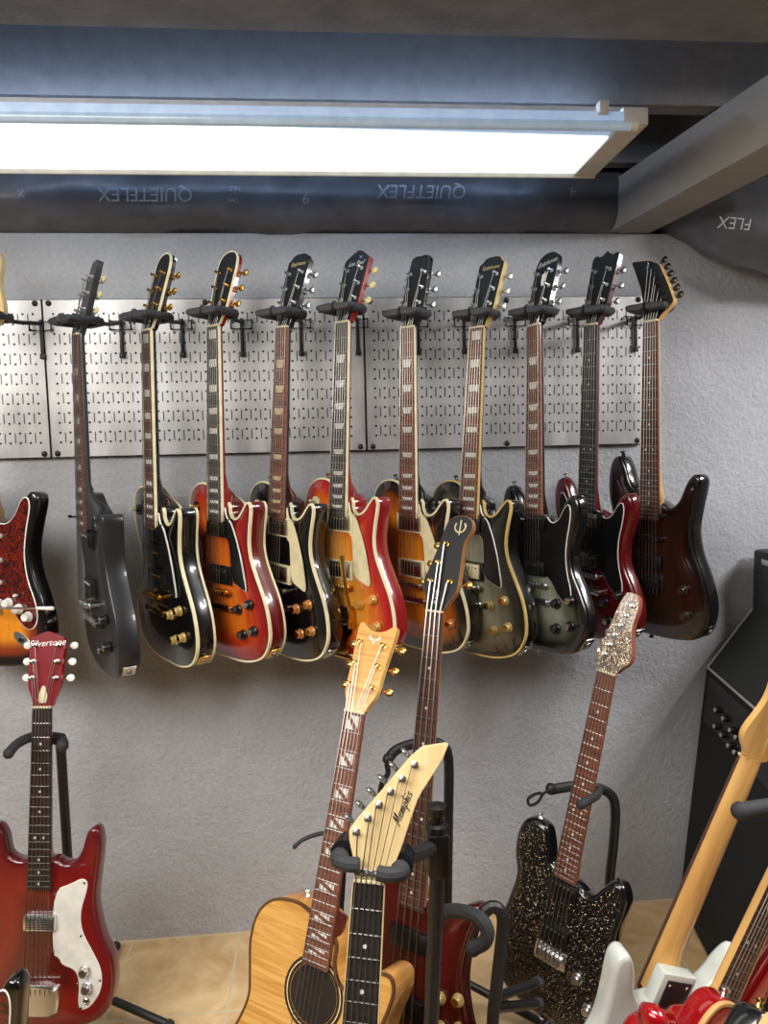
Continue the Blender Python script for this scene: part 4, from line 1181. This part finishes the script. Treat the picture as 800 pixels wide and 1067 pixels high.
guitar('E', 'bass_guitar', 'dark red bass guitar with black headstock and emblem, standing behind the acoustic', (.231, -.531, 1.03, 41.5, -.9, -11.7), None, scale=.864, nfr=20, nutw=.040, endw=.060, outline=BASS, zf=-.016, thick=.042, arch=.004, rnd=.006, body=bassred, neckmat=M('brown_neck_lacquer', (150, 104, 66), .35, coat=.5), fbmat=rosewood, inlay='dot', head='bass', headmat=headblack,
       headside=M('brown_neck_lacquer', (150, 104, 66)), headtilt=10, tuners=[(-.022, .063, -1), (-.011, .104, -1), (.002, .145, -1), (.026, .064, 1)], tunermat=gold, nstr=4, hardware=gold, pickups=[(-.66, 'bassbar', black_plastic), (-.79, 'bassbar', black_plastic)], knobs=[(.080, -.745), (.118, -.735), (.086, -.797), (.124, -.785)], knobmat=goldknob, bridge='bass', extras=bass_extras, cat='bass guitar', strr=.0009)

SCRIPT = [[(0, -.1), (.05, .1), (.16, .95), (.20, .1), (.40, 1.0), (.40, .15), (.47, .0)],
          [(.55, .22), (.72, .34), (.70, .50), (.60, .46), (.57, .18), (.68, .02), (.82, .14)],
          [(.86, .46), (.88, .02), (.97, .46), (1.05, .40), (1.05, .02), (1.15, .46), (1.22, .38), (1.22, .08), (1.3, .02)],
          [(1.38, .46), (1.34, -.42)], [(1.38, .40), (1.50, .46), (1.56, .26), (1.48, .04), (1.38, .08)],
          [(1.70, .95), (1.66, .02), (1.76, .44), (1.84, .40), (1.84, .06), (1.92, .02)],
          [(1.98, .46), (1.98, .06), (2.06, .03)], [(1.99, .66), (2.0, .70)], [(2.32, .46), (2.18, .46), (2.17, .32), (2.30, .2), (2.26, .03), (2.12, .05)]]


def memphis_extras(root, d):
    H = d['H']; Mx = H @ T(.037, .0755, -.0026) @ RZ(rad(69)) @ Matrix.Diagonal((1, .7, 1, 1)); k = .0200; mb = MB()
    for s in SCRIPT:
        pts = []
        P = [Vector((a+.25*b, b, 0)) for a, b in s]
        for i in range(len(P)-1):
            p0, p1, p2, p3 = P[max(i-1, 0)], P[i], P[i+1], P[min(i+2, len(P)-1)]
            for j in range(4):
                t = j/4; pts.append(.5*((2*p1)+(-p0+p2)*t+(2*p0-5*p1+4*p2-p3)*t*t+(-p0+3*p1-3*p2+p3)*t**3)*k)
        pts.append(P[-1]*k)
        mb.tube(pts, .0008, 0, 5, Mx)
    mb.build('headstock_logo', ink, d['head'])
    mb = MB()
    for i in range(6):
        mb.lathe([(.0032, 0), (.0032, .004), (.0012, .0045)], (-.0175+.007*i, .012+.003*(i % 2), -.001), seg=10)
    mb.box((-.021, .007, -.004), (.021, .018, -.0005), 0, None, .001)
    mb.build('string_lock', chrome, root)


guitar('F', 'electric_guitar', 'guitar with pale angular headstock hanging from the black stand in the foreground', (.052, -1.067, .775, 12.9, 3.0, -14.5), None, scale=.61, nfr=22, outline=[(x, y*.95) for x, y in ST], body=black_gloss, neckmat=pale_maple, thick=.042, arch=0, zf=-.012, rnd=.006, fbmat=ebony, fbbind=pale_maple, inlay='dot', head='memphis', headmat=pale_maple, headside=pale_maple, headtilt=2,
       tuners=[(-.0229, .063, -1), (-.0076, .0825, -1), (.0072, .1018, -1), (.0223, .1207, -1), (.0376, .1396, -1), (.0543, .160, -1)], tunermat=chrome, pickups=[(-.46, 'single', black_plastic), (-.56, 'hum', black_plastic)], bridge='strat', knobs=[(.08, -.63), (.10, -.67)], jack=None, extras=memphis_extras, buttonmat=M('smoky_chrome', (165, 167, 167), .25, metal=.9))

ST2 = [(-.030, -.46), (-.044, -.45), (-.054, -.42), (-.070, -.39), (-.10, -.382), (-.128, -.392), (-.142, -.425), (-.140, -.475), (-.137, -.52), (-.142, -.57), (-.155, -.635), (-.160, -.69), (-.146, -.745), (-.10, -.785), (0, -.80), (.10, -.785), (.146, -.745), (.158, -.69),
       (.150, -.63), (.138, -.575), (.136, -.53), (.142, -.485), (.143, -.455), (.128, -.430), (.104, -.430), (.085, -.452), (.068, -.478), (.048, -.485), (.031, -.478)]
guitar('I', 'electric_guitar', 'black sparkle guitar with glitter headstock on a stand before the amplifier', (.611, -.509, .873, 47, 7.4, -9.4), None, scale=.648, nfr=22, nutw=.042, endw=.054, outline=[(x*(.89 if x < 0 and y < -.5 else .97), y) for x, y in ST2], body=glitter, sidemat=black_gloss, neckmat=mahog_pink, thick=.044, arch=0, zf=-.012, rnd=.010, fbmat=rosewood_red, inlay='dot', head='strat', headmat=glitter_head, headside=mahog_pink, headtilt=6, headthick=.020,
       tuners=[(-.014+.0068*k, .036+.0235*k, -1) for k in range(6)], tunermat=chrome, pickups=[(-.497, 'hum', black_plastic), (-.600, 'hum', black_plastic)], bridge='strat', knobs=[(.07, -.665), (.105, -.715)], knobmat=chrome, jack='plate')


def plate_extras(root, d):
    zb = d['zb']; mb = MB(); mb.box((-.026, -.470, zb-.0025), (.026, -.402, zb), bev=.003)
    hb = MB().box((-.036, -.475, zb+.0005), (.036, -.392, zb+.030), bev=.006).build('neck_heel', white_lacquer, root)
    p = mb.build('neck_plate', M('dark_neck_plate', (44, 36, 40), .35, coat=.3), root)
    for sx in (-.018, .018):
        for y in (-.412, -.460): MB().lathe([(.004, 0), (.003, .0015), (.001, .0018)], (sx, y, zb-.0025), (0, 0, -1), seg=10).build('screw', nickel, p)


guitar('J', 'electric_guitar', 'white double-cutaway guitar seen from behind with bare maple neck', (.738, -.842, .819, 170.1, -20.7, -5.6), None, scale=.648, nfr=21, outline=ST, body=white_lacquer, neckmat=maple, thick=.044, arch=0, zf=-.012, rnd=.009, fbmat=rosewood, inlay='dot', head='strat', headmat=maple, headside=maple, headtilt=2, tuners=[(-.014+.0068*k, .036+.0235*k, -1) for k in range(6)],
       pickups=[(-.482, 'single', white_plastic), (-.600, 'single', white_plastic)], bridge='strat', knobs=[(.058, -.640), (.088, -.665)], knobmat=white_plastic, jack=None, extras=plate_extras)
PK = anchored((-.028, -.40, 0), 748, 1030, -.97, -16, 33, 0)
PK2 = anchored((-.108, -.383, -.030), 752, 1038, -1.08, -14, 34, -2)
woodline = M('pale_wood_edge', (206, 160, 104), .35, coat=.5)
FT = [(-.014+.0068*k, .036+.0235*k, -1) for k in range(6)]
KO = [(-.030, -.46), (-.05, -.475), (-.09, -.485), (-.122, -.51), (-.125, -.55), (-.134, -.61), (-.158, -.67), (-.158, -.725), (-.125, -.775), (-.065, -.795), (0, -.798), (.065, -.795), (.122, -.782), (.156, -.745), (.164, -.69), (.148, -.625), (.124, -.565), (.116, -.51),
      (.116, -.45), (.119, -.37), (.118, -.305), (.106, -.285), (.090, -.287), (.078, -.315), (.062, -.39), (.050, -.44), (.031, -.452)]
guitar('K', 'electric_guitar', 'red guitar whose maple-edged neck and strings rise along the right edge', PK, None, scale=.648, nfr=22, buttons=False, outline=KO, body=red_lacquer, neckmat=maple, thick=.044, arch=0, zf=-.012, rnd=.012, fbmat=rosewood, fbbind=maple, inlay='dot', head='strat', headmat=maple, headside=maple, headtilt=2, tuners=FT,
       pickups=[(-.482, 'hum', black_plastic), (-.592, 'hum', black_plastic)], bridge='strat', knobs=[(.07, -.665), (.105, -.715)], jack=None)
guitar('N', 'electric_guitar', 'glossy red guitar horn with pale edge line and chrome strap button at lower right', PK2, None, scale=.648, nfr=22, outline=ST2, body=red_lacquer, neckmat=maple, bind=woodline, thick=.044, arch=0, zf=-.012, rnd=.006, fbmat=rosewood, inlay='dot', head='strat', headmat=maple, headside=maple, headtilt=2, tuners=FT,
       pickups=[(-.497, 'hum', black_plastic), (-.600, 'hum', black_plastic)], bridge='strat', knobs=[(.07, -.665), (.105, -.715)], jack=None)
STAR = [(-.030, -.44), (-.06, -.455), (-.12, -.43), (-.20, -.375), (-.225, -.362), (-.240, -.372), (-.236, -.388), (-.20, -.409), (-.155, -.445), (-.128, -.50), (-.12, -.56), (-.14, -.65), (-.16, -.72), (-.14, -.77), (-.05, -.75), (0, -.745), (.05, -.75),
        (.14, -.77), (.16, -.72), (.14, -.65), (.11, -.56), (.12, -.48), (.15, -.42), (.14, -.40), (.10, -.42), (.06, -.45), (.03, -.44)]
PL = anchored((-.235, -.364, -.03), 687, 1048, -1.18, -18, 62, -5)
guitar('L', 'electric_guitar', 'red guitar of which only one glossy rounded horn shows, before the white guitar', PL, None, scale=.648, nfr=22, outline=STAR, body=red_lacquer, neckmat=maple, thick=.044, arch=0, zf=-.012, rnd=.018, fbmat=rosewood, inlay='dot', head='strat', headmat=maple, headside=maple, headtilt=2, tuners=[(-.014+.0068*k, .036+.0235*k, -1) for k in range(6)], pickups=[(-.592, 'hum', black_plastic)], bridge='strat', jack=None, buttons=False)
PM = anchored((-.123, -.345, -.03), 785, 1056, -1.27, -30, 50, -5)
guitar('M', 'electric_guitar', 'black guitar with pale wood edge showing one horn in the lower right corner', PM, None, scale=.648, nfr=22, outline=ST, body=black_gloss, neckmat=maple, bind=woodline, thick=.044, arch=0, zf=-.012, rnd=.012, fbmat=rosewood, inlay='dot', head='strat', headmat=maple, headside=maple, headtilt=2, tuners=[(-.014+.0068*k, .036+.0235*k, -1) for k in range(6)], pickups=[(-.592, 'hum', black_plastic)], bridge='strat', jack=None, hardware=gold)
PB = anchored((.115, -.378, -.02), 10, 1022, -.76, 6, -8, -6)
guitar('B', 'electric_guitar', 'black guitar with white-edged tortoiseshell pickguard in the bottom left corner', PB, None, scale=.648, nfr=21, outline=ST, body=black_gloss, neckmat=maple, thick=.044, arch=0, zf=-.012, rnd=.009, fbmat=rosewood, inlay='dot', head='strat', headmat=maple, headside=maple, headtilt=2, tuners=[(-.014+.0068*k, .036+.0235*k, -1) for k in range(6)],
       pickups=[(-.482, 'single', white_plastic), (-.600, 'single', white_plastic)], bridge='strat', pickguard=STP, pgmat=tortoise, pgline=whiteline, knobs=[(.058, -.640), (.088, -.652)], knobmat=white_plastic, jack=None)


# ================================================================== STANDS
def rel(root, p):
    return Vector(p)-root.location


def bez(pts, k=6):
    P = [Vector(p) for p in pts]; out = []
    for i in range(len(P)-1):
        p0, p1, p2, p3 = P[max(i-1, 0)], P[i], P[i+1], P[min(i+2, len(P)-1)]
        for j in range(k):
            t = j/k; out.append(.5*((2*p1)+(-p0+p2)*t+(2*p0-5*p1+4*p2-p3)*t*t+(-p0+3*p1-3*p2+p3)*t**3))
    out.append(P[-1]); return out


def stand(label, base, tube, tr=.0105, legs=(), foams=(), feet=True, extra=None):
    root = thing('guitar_stand', label, 'guitar stand', base, 'black tubular guitar stands')
    MB().tube([rel(root, p) for p in bez(tube)], tr, 0, 10).build('upright', tubeblack, root)
    for a, b in legs:
        l = MB().tube([rel(root, a), rel(root, b)], .0095, 0, 10).build('leg', tubeblack, root)
        MB().ball(rel(root, b), (.014, .014, .012), 0, 10).build('rubber_foot', rubber, l)
    for pts, r in foams:
        mb = MB(); pp = [rel(root, p) for p in bez(pts)]; mb.tube(pp, r, 0, 10); mb.ball(pp[-1], r*1.12, 0, 10); mb.build('padded_arm', rubber, root)
    if extra: extra(root)
    return root


# stand of the red guitar, lower left
bA = aty(76, 985, -.27); bA = Vector((bA.x, -.27, .02)); tA = aty(63, 774, -.325)
stand('black stand holding the red guitar at lower left', (bA.x, bA.y, 0), [tA, tA.lerp(bA+Vector((0, 0, .06)), .5), bA+Vector((0, 0, .05))], .011,
      legs=[(bA+Vector((0, 0, .06)), atz(176, 1068, .012)), (bA+Vector((0, 0, .06)), Vector((-.92, -.42, .012))), (bA+Vector((0, 0, .06)), Vector((-.60, -.04, .012)))],
      foams=[([tA+Vector((.004, .004, .01)), aty(50, 767, -.355), aty(33, 768, -.38), aty(18, 775, -.43), aty(9, 785, -.46)], .0105), ([aty(52, 769, -.35), aty(64, 772, -.36), aty(65, 777, -.40)], .0125)])
# stand of the sparkle guitar
Yi = -.45
ti = [aty(574, 823, Yi), aty(600, 819, Yi+.01), aty(622, 821, Yi+.02), aty(637, 829, Yi+.03), aty(641, 846, Yi+.03), aty(639, 880, Yi+.03), aty(635, 920, Yi+.04), aty(632, 1000, Yi+.06)]
bi = Vector((ti[-1].x-.005, ti[-1].y+.02, .03))


def tether(root):
    mb = MB(); ring = [aty(u, v, Yi-.01) for u, v in ((572, 824), (566, 827), (560, 836), (552, 839), (550, 833), (556, 828), (564, 826))]
    mb.tube([rel(root, p) for p in bez(ring)], .0035, 0, 8); mb.ball(rel(root, aty(574, 822, Yi)), .0135, 0, 10)
    mb.build('tether_strap', tubeblack, root)


stand('black stand with bent arm holding the black sparkle guitar', (bi.x, bi.y, 0), ti+[bi], .0115,
      legs=[(bi+Vector((0, 0, .06)), bi+Vector((.13, -.27, -.018))), (bi+Vector((0, 0, .06)), bi+Vector((-.26, -.16, -.018))), (bi+Vector((0, 0, .06)), bi+Vector((.02, .22, -.018)))],
      foams=[([aty(624, 823, Yi-.01), aty(621, 829, -.54), aty(611, 835, -.60), aty(605, 838, -.612)], .0095), ([bi+Vector((0, 0, .13)), aty(628, 990, -.47), aty(637, 976, -.56)], .012)], extra=tether)
# stand of the bass
Yb = -.43
tb = [aty(404, 792, Yb-.04), aty(412, 782, Yb-.03), aty(427, 776, Yb-.02), aty(445, 773, Yb), aty(459, 776, Yb), aty(467, 790, Yb), aty(467, 850, Yb+.01), aty(466, 930, Yb+.04)]
bb = Vector((tb[-1].x, tb[-1].y+.04, .03))


def clipb(root):
    mb = MB(); mb.ball(rel(root, aty(404, 791, Yb-.05)), .0125, 0, 10)
    mb.tube([rel(root, p) for p in bez([aty(403, 796, Yb-.05), aty(404, 806, Yb-.05), aty(398, 816, Yb-.05), aty(396, 826, Yb-.05)])], .006, 0, 8)
    mb.build('tether_strap', tubeblack, root)


stand('black stand with bent top behind the bass guitar neck', (bb.x, bb.y, 0), tb+[bb], .0115,
      legs=[(bb+Vector((0, 0, .06)), bb+Vector((.22, -.10, -.018))), (bb+Vector((0, 0, .06)), bb+Vector((-.25, -.16, -.018))), (bb+Vector((0, 0, .06)), bb+Vector((.0, .22, -.018)))],
      foams=[([bb+Vector((0, 0, .10)), bb+Vector((-.03, -.12, .07)), bb+Vector((-.03, -.22, .09))], .011)], extra=clipb)
# free stand between bass and sparkle guitar
Ye = -.80
te = [aty(478, 948, Ye+.02), aty(492, 946, Ye+.0), aty(506, 944, Ye+.0), aty(519, 946, Ye), aty(524, 956, Ye), aty(522, 985, Ye+.005), aty(517, 1030, Ye+.01), aty(513, 1075, Ye+.015)]
be = Vector((te[-1].x-.004, te[-1].y+.01, .03))
je = aty(514, 1040, Ye+.02)
stand('low black stand with hooked foam arm beside the sparkle guitar', (be.x, be.y, 0), [aty(505, 950, Ye), aty(512, 945, Ye), aty(520, 948, Ye), aty(524, 960, Ye)]+te[5:]+[be], .0115,
      legs=[(je, aty(560, 1024, Ye+.16)), (je+Vector((0, 0, -.02)), aty(560, 1046, Ye+.14)), (be, be+Vector((-.05, -.25, -.018)))],
      foams=[([aty(458, 951, Ye+.03), aty(474, 949, Ye+.0), aty(490, 952, Ye-.03), aty(502, 959, Ye-.05), aty(508, 972, Ye-.06), aty(504, 982, Ye-.06), aty(493, 988, Ye-.05)], .0125)])
# stand with clamp head in the foreground
Yg = -.93
cg = aty(457, 886, Yg); pg0 = aty(449, 1067, Yg+.02)
gb = Vector((cg.x-.012, cg.y+.05, 0))
root = thing('guitar_stand', 'black clamp stand gripping the pale angular headstock in the foreground', 'guitar stand', gb, 'black tubular guitar stands')
MB().tube([rel(root, cg), rel(root, pg0), rel(root, gb+Vector((0, 0, .02)))], .0125, 0, 14).build('upright', tubeblack, root)
for a in (80, 200, 320):
    l = MB().tube([rel(root, gb+Vector((0, 0, .10))), rel(root, gb+Vector((.28*math.cos(rad(a)), .28*math.sin(rad(a)), .014)))], .010, 0, 10).build('leg', tubeblack, root)
    MB().ball(rel(root, gb+Vector((.28*math.cos(rad(a)), .28*math.sin(rad(a)), .014))), .014).build('rubber_foot', rubber, l)
mb = MB(); mb.box((cg.x-.019, cg.y-.02, cg.z-.040), (cg.x+.015, cg.y+.02, cg.z+.034), 0, None, .006)
clamp = mb.build('clamp_block', black_plastic, root); clamp.location = -root.location
mb = MB(); mb.lathe([(.018, 0), (.018, .010), (.010, .014), (.010, .022), (.015, .026), (.016, .040), (.008, .044)], (cg.x-.002, cg.y, cg.z+.034)); kn = mb.build('clamp_knob', black_plastic, root); kn.location = -root.location
n0 = Vector((.052, -1.067, .775)); F0 = rot_of(12.9, 3.0, -14.5)
def FP(x, y, z): return n0+F0 @ Vector((x, y, z))
yb_ = FP(.03, .022, -.050)
MB().tube([rel(root, cg+Vector((-.012, -.01, .012))), rel(root, cg.lerp(yb_, .55)), rel(root, yb_)], .012, 0, 10).build('yoke_arm', tubeblack, root)
MB().tube([rel(root, FP(-.038, .022, -.048)), rel(root, FP(.046, .020, -.048))], .011, 0, 10).build('yoke', tubeblack, root)
for s, dy in ((-1, .014), (1, .006)):
    mb = MB(); mb.tube([rel(root, FP(s*.040, .020+dy, -.055)), rel(root, FP(s*.041, .018+dy, -.012))], [.0185, .0185], 0, 16)
    a = mb.build('padded_fork', black_plastic, root)
    mb = MB(); mb.tube([rel(root, p) for p in bez([FP(s*.043, .015+dy, .004), FP(s*.040, .014+dy, .012), FP(s*.026, .013+dy, .016), FP(s*.012, .014+dy, .016)])], [.0105]*18+[.008], 0, 10); mb.ball(rel(root, FP(s*.043, .015+dy, .0)), .0145)
    mb.build('locking_gate', rubber, a)
# stand of the acoustic: thin arm showing left of its neck
ba = Vector((-.02, -.50, .03))
stand('black stand with thin curved arm behind the acoustic guitar neck', (ba.x, ba.y, 0), [aty(352, 868, -.62), aty(356, 905, -.60), ba], .010, legs=[(ba+Vector((0, 0, .05)), ba+Vector((.24, -.22, -.018))), (ba+Vector((0, 0, .05)), ba+Vector((-.2, -.26, -.018))), (ba+Vector((0, 0, .05)), ba+Vector((0, .2, -.018)))],
      foams=[([aty(352, 869, -.63), aty(338, 868, -.64), aty(325, 871, -.65), aty(314, 876, -.66), aty(307, 882, -.67)], .0042)])
# padded bar of the rack at the right
root = thing('guitar_rack', 'black padded rack bar crossing the maple neck at right edge', 'guitar rack', (1.16, -.93, 0))
b0 = aty(771, 845, -.99); mb = MB(); mb.tube([rel(root, b0), rel(root, Vector((b0.x+.34, b0.y+.05, b0.z)))], .0125, 0, 12); mb.ball(rel(root, b0), .0145); mb.build('padded_bar', rubber, root)
for dx in (.22, .30):
    q = Vector((b0.x+dx, b0.y+.05, b0.z)); MB().tube([rel(root, q), rel(root, Vector((q.x, q.y, 0)))], .011).build('upright', tubeblack, root)

# ================================================================== AMPLIFIER
tolex = M('black_tolex', (12, 12, 13), .8, bump=.4, bscale=420)
cloth = M('dark_grille_cloth', (40, 43, 41), .8, var=.3, scale=400, bump=.5, bscale=700)
piping = M('silver_piping', (172, 170, 164), .4)
A0 = atz(708, 941, 0)
K0 = aty(738, 698, A0.y-.01); S0 = aty(800, 617, A0.y-.01)
# push the whole box a hand's width off the wall
off = .0
ed = Vector((-math.sin(rad(10)), -math.cos(rad(10)), 0)); LEN = .80
prof = [Vector((A0.x, A0.y, 0.012)), Vector((K0.x, A0.y, K0.z)), Vector((K0.x+(S0.x-K0.x)*1.5, A0.y, K0.z+(S0.z-K0.z)*1.5))]
topz = prof[2].z; prof += [Vector((prof[2].x+.22, A0.y, topz)), Vector((prof[2].x+.22, A0.y, .012))]
root = thing('guitar_amplifier', 'large black slant-front amplifier with silver piping against the wall at right', 'amplifier', A0)
n = len(prof); vs = [rel(root, p) for p in prof]+[rel(root, p+ed*LEN) for p in prof]
mb = MB(); mb.add(vs, [tuple(range(n)), tuple(range(n, 2*n))[::-1]]+[(i, (i+1) % n, n+(i+1) % n, n+i) for i in range(n)], smooth=False)
mb.build('cabinet', tolex, root)


def face(a, b, da, db, s0, s1, out, th, mname, mat):
    """slab on the cabinet face from profile point a to b"""
    d = (b-a); nrm_ = Vector((-d.z, 0, d.x)).normalized()
    nrm_ = nrm_ if nrm_.x < 0 else -nrm_
    q = [a+d*da+ed*s0, a+d*db+ed*s0, a+d*db+ed*s1, a+d*da+ed*s1]
    vs = [rel(root, p+nrm_*out) for p in q]+[rel(root, p+nrm_*(out+th)) for p in q]
    mb = MB(); mb.add(vs, [(0, 1, 2, 3), (4, 5, 6, 7), (0, 1, 5, 4), (1, 2, 6, 5), (2, 3, 7, 6), (3, 0, 4, 7)], smooth=False)
    return mb.build(mname, mat, root), nrm_


g, nS = face(prof[1], prof[2], .02, .97, .012, LEN-.02, .0, .004, 'grille', cloth)
mb = MB(); dS = prof[2]-prof[1]
c = [prof[1]+dS*.012+ed*.006, prof[1]+dS*.98+ed*.006, prof[1]+dS*.98+ed*(LEN-.012), prof[1]+dS*.012+ed*(LEN-.012)]
for a, b in zip(c, c[1:]+c[:1]): mb.tube([rel(root, a+nS*.003), rel(root, b+nS*.003)], .0034, 0, 8)
mb.build('piping', piping, root)
cp, nF = face(prof[0], prof[1], .80, .985, .03, LEN-.03, .0, .003, 'control_panel', black_plastic)
dF = prof[1]-prof[0]
for (u, v) in ((751, 740), (759, 749), (766.5, 761), (772.5, 768.5), (750, 757), (757, 766), (764.5, 777), (771, 784), (777.5, 790)):
    r_ = ray(u, v); t = (prof[0]-CP).dot(nF)/r_.dot(nF) if False else None
    nn = dF.cross(ed).normalized(); t = (prof[0]-CP).dot(nn)/r_.dot(nn); p = CP+r_*t
    mb = MB(); mb.lathe([(.009, 0), (.009, .010), (.0075, .014), (.001, .0145)], rel(root, p+nF*.002), nF, seg=14); k = mb.build('control_knob', black_plastic, root)
    MB().lathe([(.006, 0), (.0055, .002), (.001, .0024)], rel(root, p+nF*.0165), nF, seg=12).build('knob_cap', chrome, k)
for s in (.1, LEN-.1):
    for i in (0, 4): MB().lathe([(.018, 0), (.018, .02)], rel(root, Vector((prof[i].x+(.04 if i == 0 else -.04), prof[i].y, -.006))+ed*s).to_tuple(), seg=12).build('rubber_foot', rubber, root)
# speaker box behind it
q = aty(784, 572, -.03)
root2 = thing('speaker_cabinet', 'dark speaker cabinet with silver corner standing behind the amplifier', 'speaker cabinet', (q.x+.25, -.075, 0))
mb = MB(); mb.box((-.25, -.045, 0), (.25, .045, q.z), 0, None, .010); mb.build('cabinet', M('dark_grey_tolex', (44, 45, 48), .6, bump=.3, bscale=420), root2)
c0 = aty(789, 587, -.12); mb = MB(); mb.box((-.252, -.048, c0.z-.012), (-.19, -.0, c0.z+.004), 0, None, .002); mb.build('metal_trim', chrome, root2)
